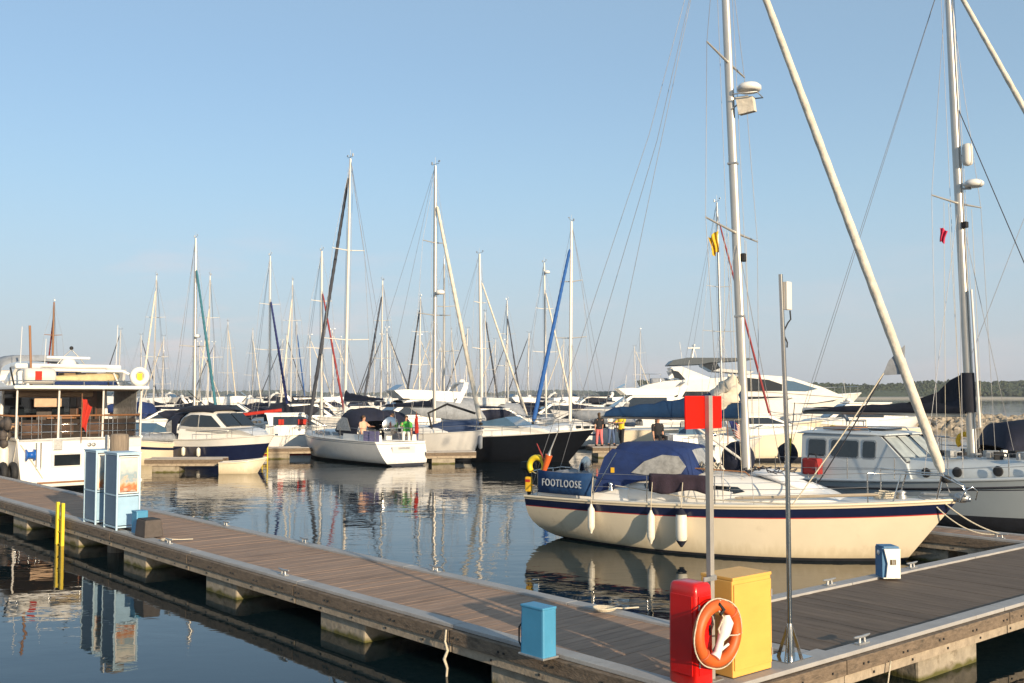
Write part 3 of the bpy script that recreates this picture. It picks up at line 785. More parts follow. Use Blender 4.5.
wood('far_wood', 'dark green wood along the far shore behind the beach', 90, 900, 672, 720, 11000, lambda x, f: 2.0 + 9.2 * f + 1.2 * math.sin(x * .021) + .8 * math.sin(x * .067), 1.35)
wood('distant_wood', 'faint tree line on the distant shore behind the masts', -1700, 420, 2290, 2400, 3200, lambda x, f: 2 + 5 * f + 2.5 * math.sin(x * .006) + 2 * math.sin(x * .02), 4.0)
ROCK = mat('breakwater_rock', (.32, .27, .205), .95, var=.3, scale=.9, bump=.6, bscale=2, dirt=((.18, .15, .11), .7, .55))
tag(MB().add([(10, 93, -1), (90, 93, -1), (90, 99, 1.0), (10, 99, 1.0), (90, 104, -1), (10, 104, -1)], [[0, 1, 2, 3], [3, 2, 4, 5], [0, 3, 5], [1, 4, 2]]).build('breakwater_core', ROCK), kind='structure')
m = MB()
for i in range(900):
    x = random.uniform(12, 88); f = random.random(); y = 92.6 + 6.2 * f; z = -.1 + 1.15 * f; r = random.uniform(.28, .62)
    o = len(m.v); m.ell((x, y, z), (r * random.uniform(.8, 1.4), r, r * random.uniform(.6, .95)), 7, 5, 0, .22)
for q in range(len(m.sm)): m.sm[q] = False
tag(m.build('breakwater_rocks', ROCK, fix=False), 'long low bank of pale armour boulders between the marina and the open water', 'rocks', kind='stuff')
# ================================================================== the cream yacht alongside
AX = math.atan2(-.49, .87)
FP = Vector((.38, 23.75, 0))
def FW(x, y, z): 
    c, s = math.cos(AX), math.sin(AX); return Vector((FP.x + c * x - s * y, FP.y + s * x + c * y, z))
yt = thing('sailing_yacht', 'cream-hulled yacht with navy stripe, blue sprayhood and FOOTLOOSE dodger moored nearest the camera', 'sailing yacht', FP, AX)
sh = lambda t: .92 + .10 * t + .20 * t ** 2.4
bf, sf = hull_parts(yt, 8.95, 3.0, sh, [(.055, 3), (.778, 0), (.796, 2), (.955, 1), (1.0, 0)], [CREAM, NAVY, REDL, BOOT], rake=.95, over=.75, oexp=4.0, wst=.5, ws=.55, tm=.45, p=2.1, wlk=.84, rail=CREAM, railr=.03, flare=.6, x0=.35)
# coachroof
def hwf(x, z): 
    b = .98 - .055 * max(0, x - 4.2) ** 1.7; return b * (1 - .16 * (z - 1.0))
crx = [2.95, 3.3, 4.2, 5.2, 6.0, 6.6, 7.0, 7.25]; crz = [1.56, 1.60, 1.62, 1.60, 1.52, 1.40, 1.26, 1.12]
rings = []
for x, z in zip(crx, crz):
    b = .98 - .055 * max(0, x - 4.2) ** 1.7; zb = sf(x) - .03
    prof = []
    for k in range(17):
        a = PI * k / 16; prof.append((x, -b * math.copysign(abs(math.cos(a)) ** .45, math.cos(a)) * (1 - .10 * math.sin(a)), zb + (z - zb) * math.sin(a) ** .5))
    rings.append(prof)
MB().loft(rings, sm=True).build('coachroof', WHITE, yt)
m = MB(); sidewin(m, [(3.35, 1.25), (5.25, 1.23), (5.45, 1.28), (5.3, 1.37), (3.45, 1.40), (3.3, 1.34)], lambda x, z: hwf(x, z) - .0, .012); m.build('cabin_window', GLASS, yt)
for sg in (-1, 1): MB().tube([(3.2, sg * .74, 1.60), (3.3, sg * .74, 1.67), (4.4, sg * .72, 1.70), (5.4, sg * .66, 1.66), (5.5, sg * .66, 1.58)], .015, 6).build('grab_rail', WOOD, yt)
MB().box((6.35, 0, 1.50), (.55, .55, .06), 0, 0, .02).build('fore_hatch', GLASS, yt)
# cockpit coamings
for sg in (-1, 1):
    MB().prism([]) if 0 else None
    rr = [[(x, sg * (y0 + dy), z) for dy, z in ((0, 1.0 - .03), (-.02, 1.22), (-.18, 1.24), (-.22, .9))] for x, y0 in ((.7, .78), (1.6, .95), (2.95, 1.0))]
    MB().loft(rr).build('cockpit_coaming', WHITE, yt)
MB().lathe([(.02, -.015), (.36, -.015), (.38, 0), (.36, .015), (.02, .015)], (1.5, 0, 1.45), 20, ax='x').build('steering_wheel', STEEL, yt)
# sprayhood tent
def hood(st, nm, mt, mifn=None, parent=yt, th=.02, p=1.0): return MB().arch(st, th, 18, p, 0, mifn).build(nm, mt, parent)
hood([(2.50, 1.0, 1.2, 2.12), (2.56, 1.0, 1.2, 2.19), (2.9, 1.0, 1.34, 2.2), (3.4, 1.0, 1.44, 2.23), (3.8, 1.0, 1.48, 2.20)], 'sprayhood', [BCAN], None)
hood([(3.8, 1.0, 1.48, 2.20), (4.12, .98, 1.5, 2.16), (4.2, .95, 1.52, 2.08), (4.36, .9, 1.5, 1.75), (4.45, .86, 1.52, 1.62)], 'sprayhood_front', [BCAN, CLEAR], lambda i, j: 1 if (i >= 2 and 6 < j < 11) else 0)
# side panel of the hood with clear window
for sg in (-1, 1):
    MB().extr([(2.12, sg * 1.02, 1.10), (2.42, sg * 1.015, 1.9), (2.6, sg * .99, 2.08), (4.0, sg * .99, 1.85), (4.3, sg * .98, 1.5), (3.3, sg * 1.02, 1.45), (2.75, sg * 1.04, 1.25)], (0, sg * -.015, 0)).build('hood_side_panel', BCAN, yt)
    MB().extr([(3.05, sg * 1.03, 1.58), (3.35, sg * 1.025, 1.83), (3.75, sg * 1.02, 1.98), (4.1, sg * 1.01, 1.96), (4.26, sg * 1.0, 1.75), (4.15, sg * 1.0, 1.60), (3.6, sg * 1.03, 1.53)], (0, sg * .012, 0)).build('hood_window', CLEAR, yt)
MB().box((2.62, -1.035, 1.62), (.08, .01, .11)).build('hood_badge', FLAGY, yt)
MB().tube([(2.15, -1.02, 1.08), (2.7, -1.0, 2.0)], .015, 6).build('hood_tube', STEEL, yt)
# stern dodger with lettering
ins = .06
dm = []
for i in range(5):
    x = .74 + (2.22 - .74) * i / 4; y = -(bf(x) - .03)
    dm.append((x, y))
g = [[(x, y, z + (-.03 * math.sin(k * PI / 4) if r == 0 else 0)) for k, (x, y) in enumerate(dm)] for r, z in enumerate((1.55, 1.4, 1.22, 1.05))]
dod = MB().sheet(g, .012).build('cockpit_dodger', mat('mid_blue_canvas', (.006, .045, .14), .85, var=.2, bump=.3), yt)
cu = bpy.data.curves.new('lettering', 'FONT'); cu.body = 'FOOTLOOSE'; cu.size = .25; cu.extrude = .004; cu.align_x = 'CENTER'; cu.space_character = 1.25; cu.offset = .002
to = bpy.data.objects.new('tmp_text', cu); C.objects.link(to)
bpy.context.view_layer.update()
me = bpy.data.meshes.new_from_object(to.evaluated_get(bpy.context.evaluated_depsgraph_get()))
bpy.data.objects.remove(to)
lo = bpy.data.objects.new('boat_name', me); me.materials.clear(); me.materials.append(mat('white_lettering', (.42, .46, .50), .7, var=.45, scale=7)); C.objects.link(lo); lo.parent = dod
xa, ya = dm[0]; xb, yb = dm[-1]; an = math.atan2(yb - ya, xb - xa)
ym = -(bf(1.42) - .03)
lo.location = (1.42, ym - .03, 1.215); lo.rotation_euler = (PI / 2, 0, an); lo.scale = (.66, .9, 1)
# rails
rail_run(yt, bf, sf, [.72, 2.25, 3.55, 5.0, 6.4, 7.8], .60)
# pushpit
for sg in (-1, 1):
    MB().tube([(.42, sg * .55, .9), (.38, sg * .55, 1.48), (.5, sg * .76, 1.50), (.72, sg * .95, 1.47)], .015, 8).build('pushpit_rail', STEEL, yt)
    MB().tube([(.38, sg * .55, 1.18), (.5, sg * .76, 1.2), (.72, sg * .95, 1.18)], .012, 6).build('pushpit_rail', STEEL, yt)
MB().tube([(.38, -.55, 1.48), (.36, 0, 1.49), (.38, .55, 1.48)], .015, 8).build('pushpit_rail', STEEL, yt)
# pulpit
for sg in (-1, 1):
    MB().tube([(8.2, sg * .42, sf(8.2)), (8.35, sg * .36, sf(8.2) + .55)], .014, 8).build('pulpit_leg', STEEL, yt)
    MB().tube([(8.95, sg * .16, sf(9)), (9.05, sg * .2, sf(9) + .5)], .014, 8).build('pulpit_leg', STEEL, yt)
    MB().tube([(7.8, sg * (bf(7.8) - .06), sf(7.8) + .6), (8.35, sg * .36, sf(8.3) + .56), (9.05, sg * .2, sf(9) + .5), (9.42, sg * .13, sf(9) + .30), (9.46, sg * .1, sf(9) + .1)], .014, 8).build('pulpit_rail', STEEL, yt)
MB().tube([(9.35, -.13, 1.2), (9.45, -.15, 1.42), (9.58, -.12, 1.5), (9.66, -.05, 1.42), (9.62, 0, 1.25)], .014, 8).build('bow_loop', STEEL, yt)
m = MB().box((9.3, 0, sf(9.3) + .02), (.5, .16, .05), bev=.01); m.lathe([(.02, -.06), (.05, -.05), (.035, 0), (.05, .05), (.02, .06)], (9.5, 0, sf(9.3) + .04), 10, ax='y'); m.build('bow_roller', STEEL, yt)
m = MB().box((9.0, .02, sf(9) + .12), (.7, .05, .05), bev=.01); m.ell((9.38, .02, sf(9) + .08), (.16, .13, .10)); m.extr([(8.6, .02, 1.25), (8.75, .22, 1.2), (8.95, .02, 1.22), (8.75, -.18, 1.2)], (0, 0, .03)); m.build('anchor', GALV, yt)
m = MB().lathe([(.1, 0), (.1, .1), (.06, .14), (.1, .18), (.02, .22)], (8.3, 0, sf(8.3)), 12); m.build('windlass', GALV, yt)
m = MB()
for i in range(34):
    a = i * .62; m.tube([(8.0 + .18 * math.cos(a) + random.uniform(-.04, .04), -.1 + .16 * math.sin(a), sf(8) + .05 + .012 * i * .35), (8.0 + .18 * math.cos(a + .7), -.1 + .16 * math.sin(a + .7), sf(8) + .06 + .012 * i * .35)], .016, 5)
m.build('anchor_rope_heap', ROPE, yt)
# foredeck sail bag, spinnaker pole
rings = []
for i in range(15):
    t = i / 14; x = 5.5 + 1.75 * t; w = .62 * math.sin(PI * (.12 + .83 * t)) ** .6 * (1 - .25 * t); zt = crz[3] + .13 - .62 * t ** 1.5
    rings.append([(x, w * math.cos(a) - .12, zt - .10 + (.15 if math.sin(a) > 0 else .12) * math.sin(a) * (1 + .18 * math.sin(i * 1.7 + a * 3)) * math.sin(PI * (.1 + .85 * t))) for a in [2 * PI * j / 16 for j in range(16)]])
MB().loft(rings, sm=True).build('folded_sail', mat('white_sailcloth', (.74, .73, .72), .8, var=.06, scale=4, bump=.5, bscale=8), yt)
MB().tube([(5.3, -1.06, 1.16), (5.4, -1.06, 1.17), (7.9, -.76, 1.33), (8.0, -.75, 1.33)], [.02, .032, .032, .02], 8).build('spinnaker_pole', mat('beige_spar', (.45, .37, .27), .4), yt)
m = MB()
for i in range(26):
    a = random.uniform(0, 6.28); x = 5.55 + random.uniform(-.5, .6); y = random.uniform(-.5, .3)
    m.tube([(x, y, 1.64), (x + .18 * math.cos(a), y + .18 * math.sin(a), 1.68 + random.uniform(0, .06)), (x + .3 * math.cos(a + .8), y + .3 * math.sin(a + .8), 1.64)], .012, 5)
m.build('line_clutter', DWIRE, yt)
m = MB()
for i in range(22):
    a = random.uniform(0, 6.28); x = 4.55 + random.uniform(-.25, .3); y = random.uniform(-.55, -.1)
    m.tube([(x, y, 1.64), (x + .16 * math.cos(a), y + .12 * math.sin(a), 1.74 + random.uniform(0, .09)), (x + .25 * math.cos(a + .8), y + .2 * math.sin(a + .8), 1.65)], .015, 5)
m.build('line_heap', ROPE, yt)
for sg in (-1, 1):
    MB().lathe([(.07, 0), (.06, .05), (.045, .1), (.06, .15), (.02, .17)], (2.6, sg * 1.08, 1.2), 12).build('winch', STEEL, yt)
# rigging
P1 = mast_rig(yt, 5.24, 1.6, 14.8, 4.80, .098, (9.2, 0, 1.28), None, 1.32, 1.08, (.386, .668), 1.85, SAIL, .092, .985, mastm=ALU, wr=.0065, boomx=1.9, boomz=2.74, cover=BCOV, coverh=.46, n=14, boomr=.065)
for sg in (-1, 1): MB().tube([(4.80, 0, 14.8), (3.2, sg * .25, 9.0), (.45, sg * .6, 1.2)], .0065, 4).build('backstay', WIRE, yt)
for k in (.25, .5, .8): MB().box(P1(k) + Vector((.0, 0, 0)), (.21, .15, .045), bev=.01).build('mast_collar', GALV, MASTS[yt.name])
MB().box(P1(.345) + Vector((.14, 0, 0)), (.09, .12, .18), bev=.02).build('deck_light', RUB, MASTS[yt.name])
c = P1(.615)
m = MB().tube([c + Vector((.05, 0, -.1)), c + Vector((.4, 0, -.1))], .025, 6); m.tube([c + Vector((.05, -.06, -.35)), c + Vector((.4, -.05, -.12))], .018, 6); m.tube([c + Vector((.12, -.25, -.08)), c + Vector((.65, -.25, -.1)), c + Vector((.65, .25, -.1)), c + Vector((.12, .25, -.08))], .014, 6); m.build('radar_bracket', GALV, MASTS[yt.name])
MB().lathe([(.03, -.07), (.22, -.07), (.26, -.03), (.26, .03), (.2, .09), (.05, .11), (.01, .11)], c + Vector((.42, 0, .07)), 18).build('radar_dome', WHITE, MASTS[yt.name])
MB().extr([c + Vector((.16, -.12, -.12)), c + Vector((.52, -.12, -.14)), c + Vector((.56, -.12, -.46)), c + Vector((.22, -.12, -.5))], (0, .2, .02)).build('reflector_cover', SAIL, MASTS[yt.name])
# crumpled head of the mainsail at the gooseneck
rings = []
random.seed(3)
for i in range(15):
    t = i / 14; cx = 4.98 - .5 * t ** 1.2 + .05 * math.sin(i * 2.1); cz = 3.62 - 1.0 * t; r = .10 + .20 * math.sin(PI * min(1, t * 1.1)) 
    rings.append([(cx + r * 1.1 * math.cos(a) * (1 + random.uniform(-.3, .3)), .02 + r * .7 * math.sin(a) * (1 + random.uniform(-.3, .3)), cz + .07 * math.sin(3 * a + i)) for a in [2 * PI * j / 12 for j in range(12)]])
MB().loft(rings, sm=True).build('flaked_mainsail', SAIL, yt)
# kicker strut
MB().tube([P1(.015), (4.0, 0, 2.62)], .028, 8).build('boom_vang', ALUW, yt)
# covered dome forward of the hood
MB().ell((4.95, .35, 1.86), (.36, .36, .38), 16, 8).build('dinghy_cover', NCAN, yt)
# furled headsail clew and its sheets
cq = Vector((8.42, 0, 3.66))
MB().extr([cq + Vector((0, -.02, .55)), cq + Vector((-.02, -.02, -.02)), cq + Vector((-.42, -.05, -.04)), cq + Vector((-.30, -.04, .25))], (0, .05, 0)).build('headsail_clew', GCAN, yt)
MB().tube(rope_pts(cq + Vector((-.4, -.04, 0)), (6.5, -1.25, 1.12), .04), .013, 6).build('jib_sheet', ROPE, yt)
MB().tube(rope_pts(cq + Vector((-.4, 0, 0)), (6.3, 1.2, 1.12), .05), .013, 6).build('jib_sheet', DWIRE, yt)
MB().tube([(6.5, -1.25, 1.12), (4.6, -1.3, 1.13), (2.7, -1.08, 1.3)], .011, 6).build('jib_sheet', ROPE, yt)
# things carried at the stern
def horseshoe(loc, rz, label, mt, R=.2, grp=None, name='horseshoe_buoy'):
    t = thing(name, label, 'lifebuoy', loc, rz, grp)
    MB().torus((0, 0, 0), R, R * .36, Matrix.Rotation(PI * .83, 3, 'Y'), 26, 8, arc=.78).build('float', mt, t)
    MB().tube([(-R * .4, 0, R * .9), (0, -.02, R * 1.3), (R * .4, 0, R * .9)], .012, 5).build('strap', RUB, t)
    return t
horseshoe(FW(.62, -.72, 1.62), AX, 'yellow horseshoe buoy on the stern rail of the cream yacht', YELP, .19)
t = thing('marker_buoy', 'orange danbuoy float with thin pole at the stern of the cream yacht', 'marker buoy', FW(.92, -.82, 1.38), AX)
MB().tube([(-.08, 0, .1), (.06, 0, .5)], [.05, .085], 10).build('float', ORANGE, t); MB().tube([(.06, 0, .5), (.1, 0, .62), (.32, 0, 1.1)], [.05, .02, .009], 6).build('pole', GALV, t)
MB().tube([(-.25, 0, .75), (-.1, 0, .45), (.0, 0, .05)], [.012, .02, .012], 6).build('flag_roll', REDS, t)
t = thing('outboard_motor', 'small dark outboard motor clamped on the stern rail of the cream yacht', 'outboard motor', FW(.28, -.5, 1.25), AX)
MB().box((0, 0, .35), (.34, .22, .2), 0, 0, .05).build('cowl', RUB, t); MB().tube([(0, 0, .3), (.02, 0, -.35)], [.07, .045], 8).build('leg', RUB, t)
m = MB(); [m.extr([(0, 0, -.35), (.1 * math.cos(a), .1 * math.sin(a), -.32), (.1 * math.cos(a + .7), .1 * math.sin(a + .7), -.38)], (.012, 0, .01)) for a in (0, 2.1, 4.2)]; m.build('propeller', GALV, t)
t = thing('rescue_sling', 'orange and yellow rescue sling pack hanging on the stern of the cream yacht', 'rescue sling', FW(.40, -.66, 1.08), AX)
MB().box((0, -.05, .12), (.16, .08, .34), 0, 0, .03).build('pack', FLAGY, t); MB().box((0, -.095, .2), (.12, .01, .06)).build('label_patch', REDL, t)
t = thing('folded_cover', 'grey and white folded tarpaulin lying in the cockpit of the cream yacht', 'tarpaulin', FW(1.3, -.3, 1.22), AX)
m = MB()
g = []
for r_ in range(13):
    g.append([(-.55 + r_ * .09 + random.uniform(-.02, .02), -.4 + c_ * .09 + random.uniform(-.02, .02), .30 * math.sin(PI * (.08 + .84 * r_ / 12)) ** .5 * math.sin(PI * (.1 + .8 * c_ / 9)) ** .5 + random.uniform(-.035, .055)) for c_ in range(10)])
m.sheet(g, .01)
m.build('cloth', GCAN, t)
t = thing('towel', 'dark purple-black towel hung over the guard wire of the cream yacht', 'towel', FW(3.62, -(bf(4.4) - .06), 0), AX)
g = []
for r_ in range(8):
    g.append([(j / 14 * 1.32, .03 * math.sin(j * 1.4) * (r_ / 7) - .012 - (.02 if r_ > 0 else -.02), 1.62 - .36 * r_ / 7 - .05 * math.sin(j * .5) * (r_ / 7)) for j in range(15)])
MB().sheet(g, .015).build('cloth', mat('aubergine_cloth', (.035, .022, .035), .95, var=.3, bump=.4), t)
# fenders
def fender(loc, r, L_, label, mt=BUCK, ends=None, up=.5, grp=None):
    t = thing('fender', label, 'fender', loc, AX, grp)
    MB().lathe([(.02, -L_ / 2 - .05), (r * .45, -L_ / 2), (r * .9, -L_ / 2 + r * .7), (r, -L_ / 2 + r * 1.3), (r, L_ / 2 - r * 1.3), (r * .9, L_ / 2 - r * .7), (r * .45, L_ / 2), (.02, L_ / 2 + .05)], n=16).build('body', mt, t)
    for s_ in ((-1, 1) if ends else ()): MB().lathe([(.02, s_ * (L_ / 2 + .06)), (r * .5, s_ * (L_ / 2 + .01)), (r * .97, s_ * (L_ / 2 - r * .62))][::s_], n=16).build('end_cap', ends, t)
    MB().tube([(0, 0, L_ / 2), (0, .03, L_ / 2 + up * .5), (0, .10, L_ / 2 + up)], .009, 5).build('lanyard', ROPE, t)
def fside(px, y0):       # x along hull where the near topside shows at column px
    q = (px - 512) / F; c, s = math.cos(AX), math.sin(AX)
    b = Vector((FP.x - s * -y0, FP.y + c * -y0)); return (q * b.y - b.x) / (c - q * s)
for px, r, L_, zc, lab, en in ((591, .075, .52, .60, 'slim white fender nearest the stern of the cream yacht', None), (650.5, .08, .58, .54, 'slim white fender between two others on the cream yacht side', None), (680.5, .115, .66, .58, 'thick white fender with navy ends on the cream yacht side', NCAN)):
    x = fside(px, 1.45); x = fside(px, bf(x) * .97 + r); y = -(bf(x) + r * .9)
    fender(FW(x, y, zc), r, L_, lab, ends=en, up=1.02 - zc + .25 - L_ / 2 + .2)
# bow lines
tag(MB().tube(rope_pts(FW(9.1, -.1, 1.16), fc + Vector((0, 0, .08)), .07, 12), .014, 6).build('mooring_line', ROPE), 'upper of two pale bow lines running to the finger pontoon cleat', 'rope')
tag(MB().tube(rope_pts(FW(8.95, -.16, 1.1), fc + Vector((.04, .02, .08)), .18, 12), .014, 6).build('mooring_line', ROPE), 'lower slacker bow line of the cream yacht', 'rope')

# ================================================================== pale blue-grey yacht on the right
NP_ = Vector((8.2, 30.4, 0)); AXN = math.radians(-50)
def NW(x, y, z):
    c, s = math.cos(AXN), math.sin(AXN); return Vector((NP_.x + c * x - s * y, NP_.y + s * x + c * y, z))
yn = thing('pilothouse_yacht', 'pale blue-grey pilothouse yacht with black sail cover behind the cream bow at right', 'sailing yacht', NP_, AXN)
shn = lambda t: .82 + .10 * t + .75 * t ** 1.8
bn, sn = hull_parts(yn, 11.6, 3.7, shn, [(.27, 1), (.80, 0), (.82, 2), (1.0, 0)], [GREYB, BOOT, NCAN], rake=1.1, over=.6, ws=.72, tm=.45, p=2.3, wlk=.86, rail=GREYC, railr=.045, flare=.6)
def nhw(x, z): return 1.253 - (z - .85) * .117
m = MB().prism([(1.45, .85, 1.25), (4.75, 1.0, 1.25), (4.6, 1.42, 1.2), (3.85, 2.10, 1.1), (3.7, 2.15, 1.09), (1.55, 2.17, 1.09), (1.42, 2.1, 1.1)]); m.build('pilothouse', GREYC, yn)
rings = [[(x, -w * math.copysign(abs(math.cos(a)) ** .5, math.cos(a)), 2.14 + h_ * math.sin(a) ** .6) for a in [PI * k / 12 for k in range(13)]] for x, w, h_ in ((1.25, 1.1, .05), (1.4, 1.15, .08), (3.6, 1.14, .10), (3.95, 1.08, .04))]
MB().loft(rings, sm=True).build('roof', GREYC, yn)
for a, b in ((1.66, 2.20), (2.38, 3.20), (3.34, 3.70)):
    m = MB(); sidewin(m, rect(a, b, 1.53, 1.98, .05, -.0), nhw, .01); m.build('side_window', GLASS, yn)
    m = MB(); sidewin(m, rect(a - .04, b + .04, 1.49, 2.02, .06), lambda x, z: nhw(x, z) - .006, .008); m.build('window_frame', GALV, yn)
for y0, y1 in ((-1.05, -.38), (-.32, .32), (.38, 1.05)):
    MB().extr([(4.52, y0, 1.50), (4.52, y1, 1.50), (3.88, y1 * .93, 2.06), (3.88, y0 * .93, 2.06)], (.02, 0, .02)).build('windscreen_pane', mat('screen_cover', (.34, .38, .38), .4, var=.2, scale=4), yn)
for sg in (-1, 1): MB().tube([(x, sg * (bn(x) + .01), sn(x) - .16) for x in [i * .55 for i in range(21)]], .022, 6).build('rubbing_strake', DWIRE, yn)
m = MB()
for yy in (-1.1, -.35, .35, 1.1): m.tube([(4.56, yy, 1.46), (3.86, yy * .93, 2.12)], .022, 5)
m.tube([(4.57, -1.1, 1.47), (4.57, 1.1, 1.47)], .022, 5); m.build('windscreen_frame', DWIRE, yn)
m = MB()
for i in range(26):
    x = random.uniform(4.9, 9.2); m.box((x, random.uniform(-.9, .5), 1.73), (random.uniform(.05, .35), random.uniform(.05, .2), random.uniform(.04, .2)), random.uniform(0, 3), 0, .01)
m.build('deck_fittings', GALV, yn)
# coachroof
rings = []
for x, w, z in ((4.4, 1.15, 1.56), (6, 1.08, 1.62), (7.6, .9, 1.66), (8.8, .62, 1.66), (9.3, .5, 1.4)):
    zb = sn(x) - .05
    rings.append([(x, -w * math.copysign(abs(math.cos(a)) ** .4, math.cos(a)), zb + (z - zb) * math.sin(a) ** .5) for a in [PI * k / 14 for k in range(15)]])
MB().loft(rings, sm=True).build('coachroof', GREYC, yn)
for x in (5.1, 5.9, 6.9, 7.9):
    for sg in (-1, 1):
        MB().lathe([(.02, 0), (.10, 0), (.13, .02), (.10, .035), (.02, .03)] if sg > 0 else [(.02, -.03), (.10, -.035), (.13, -.02), (.1, 0), (.02, 0)], (x, sg * (1.12 - .03 * (x - 5) - (.035 * (x - 6.9) if x > 6.9 else 0)), sn(x) + .20), 14, ax='y').build('porthole', RUB, yn)
for sg in (-1, 1): MB().tube([(1.7, sg * 1.0, 2.20), (1.8, sg * 1.0, 2.30), (3.4, sg * 1.0, 2.31), (3.5, sg * 1.0, 2.22)], .018, 6).build('roof_rail', STEEL, yn)
MB().box((2.3, -.3, 2.29), (1.0, .7, .08), bev=.02).build('roof_hatch', WOOD, yn)
MB().box((3.2, .1, 2.28), (.7, .9, .05), bev=.015).build('solar_panel', GLASS, yn)
rail_run(yn, bn, sn, [.7, 1.9, 3.2, 4.6, 6.0, 7.4, 8.8, 10.0], .62, wires=(1.0, .5))
P2 = mast_rig(yn, 5.75, 1.6, 14.8, 5.38, .105, (11.3, 0, 1.6), (.1, 0, 1.2), 1.6, 1.2, (.505,), 1.35, SAIL, .085, .985, mastm=ALU, wr=.0075, boomx=.75, boomz=2.74, cover=KCAN, coverh=.26, n=14, boomr=.095)
# second mast track / pole on mast
MB().tube([P2(.06) + Vector((.28, -.05, 0)), P2(.33) + Vector((.24, -.05, 0))], [.035, .03], 8).build('spinnaker_pole', ALUW, yn)
MB().tube([P2(.0) + Vector((.13, -.0, 0)), P2(.98) + Vector((.12, 0, 0))], .022, 8).build('mast_track', ALUW, MASTS[yn.name])
rings = [[(5.75 + dx + w * math.cos(a), w * .8 * math.sin(a), z) for a in [2 * PI * j / 14 for j in range(14)]] for z, w, dx in ((2.78, .19, -.05), (3.1, .2, -.07), (3.55, .19, -.07), (3.8, .17, -.06))]
MB().loft(rings, sm=True).build('mast_boot_cover', KCAN, yn)
MB().extr([(5.6, -.06, 2.95), (5.6, -.06, 3.78), (5.25, -.05, 3.62), (4.9, -.05, 3.3), (4.0, -.04, 3.0)], (0, .14, 0)).build('cover_collar', KCAN, yn)
c = P2(.535)
MB().tube([c, c + Vector((.35, 0, -.05))], .03, 6).build('radar_bracket', GALV, MASTS[yn.name])
MB().lathe([(.03, -.08), (.2, -.08), (.25, -.03), (.25, .03), (.17, .1), (.03, .12)], c + Vector((.42, 0, .06)), 18).build('radar_dome', WHITE, MASTS[yn.name])
c = P2(.60); MB().lathe([(.03, -.3), (.11, -.27), (.13, -.2), (.13, .2), (.11, .27), (.03, .3)], c + Vector((.30, 0, .0)), 14).build('radar_reflector', WHITE2, MASTS[yn.name])
MB().tube([c, c + Vector((.2, 0, 0))], .02, 5).build('reflector_bracket', GALV, MASTS[yn.name])
MB().tube([P2(.7) + Vector((.1, 0, 0)), (9.2, -.5, 1.6)], .012, 5).build('inner_forestay', DWIRE, yn)
MB().box(P2(.46) + Vector((.16, -.05, 0)), (.14, .14, .16), bev=.02).build('deck_light', RUB, MASTS[yn.name])
for sg in (-1, 1): MB().lathe([(.09, 0), (.07, .07), (.05, .12), (.07, .18), (.02, .2)], (1.0, sg * 1.25, 1.15), 12).build('winch', STEEL, yn)
m = MB()
for i in range(18): 
    x = 5.4 + random.uniform(-.3, 1.6); m.box((x, random.uniform(-.8, .4), 1.72), (random.uniform(.06, .3), random.uniform(.05, .2), random.uniform(.05, .22)), random.uniform(0, 3), 0, .01)
m.build('deck_gear', RUB, yn)
t = thing('canvas_bag', 'red canvas bag on the side deck of the blue-grey pilothouse yacht', 'bag', NW(1.95, -1.42, .98), AXN)
MB().box((0, 0, .26), (.5, .3, .46), 0, 0, .06).build('body', mat('dark_red_canvas', (.28, .02, .02), .85, bump=.4), t); MB().tube([(-.15, 0, .46), (-.1, 0, .6), (.1, 0, .6), (.15, 0, .46)], .02, 6).build('handle', RUB, t)
horseshoe(NW(5.15, .9, 1.98), AXN, 'yellow ring lifebuoy on the deck of the blue-grey pilothouse yacht', FLAGY, .19, name='lifebuoy')
horseshoe(NW(.9, 1.3, 2.1), AXN, 'small yellow horseshoe buoy by the stern rail of the blue-grey pilothouse yacht', YELP, .15)
t = thing('folding_chair', 'grey-backed folding chair standing on the pilothouse roof', 'chair', NW(2.2, .45, 2.24), AXN + .4)
MB().extr([(-.25, -.3, .22), (.25, -.3, .22), (.25, .25, .22), (-.25, .25, .22)], (0, 0, .03)).build('seat', GCAN, t)
MB().extr([(-.25, -.28, .25), (-.25, .25, .25), (-.5, .25, .62), (-.5, -.28, .62)], (.02, 0, .02)).build('backrest', GCAN, t)
for sx, sy in ((-.25, -.28), (.25, -.28), (-.25, .25), (.25, .25)): MB().tube([(sx, sy, 0), (sx * .9, sy, .24)], .014, 5).build('leg', ALUW, t)
t = thing('boat_hook', 'yellow padded lifting pole leaning at the stern of the blue-grey pilothouse yacht', 'pole', NW(.6, -.6, 1.0), AXN)
MB().tube([(0, 0, .3), (.08, 0, .95)], .05, 8).build('pad', YELP, t); MB().tube([(0, 0, 0), (.25, 0, 2.0)], .014, 5).build('pole', DWIRE, t)
MB().ell((.5, 0, 1.5), (.45, .6, .5)) if 0 else None
t = thing('covered_outboard', 'black canvas-covered outboard on the stern of the blue-grey pilothouse yacht', 'outboard motor', NW(.3, -.2, 1.0), AXN)
MB().ell((0, 0, .50), (.32, .26, .30), 12, 8, 0, .12).build('cover', KCAN, t); MB().tube([(0, 0, .5), (0, 0, 0)], .1, 8).build('leg', RUB, t)

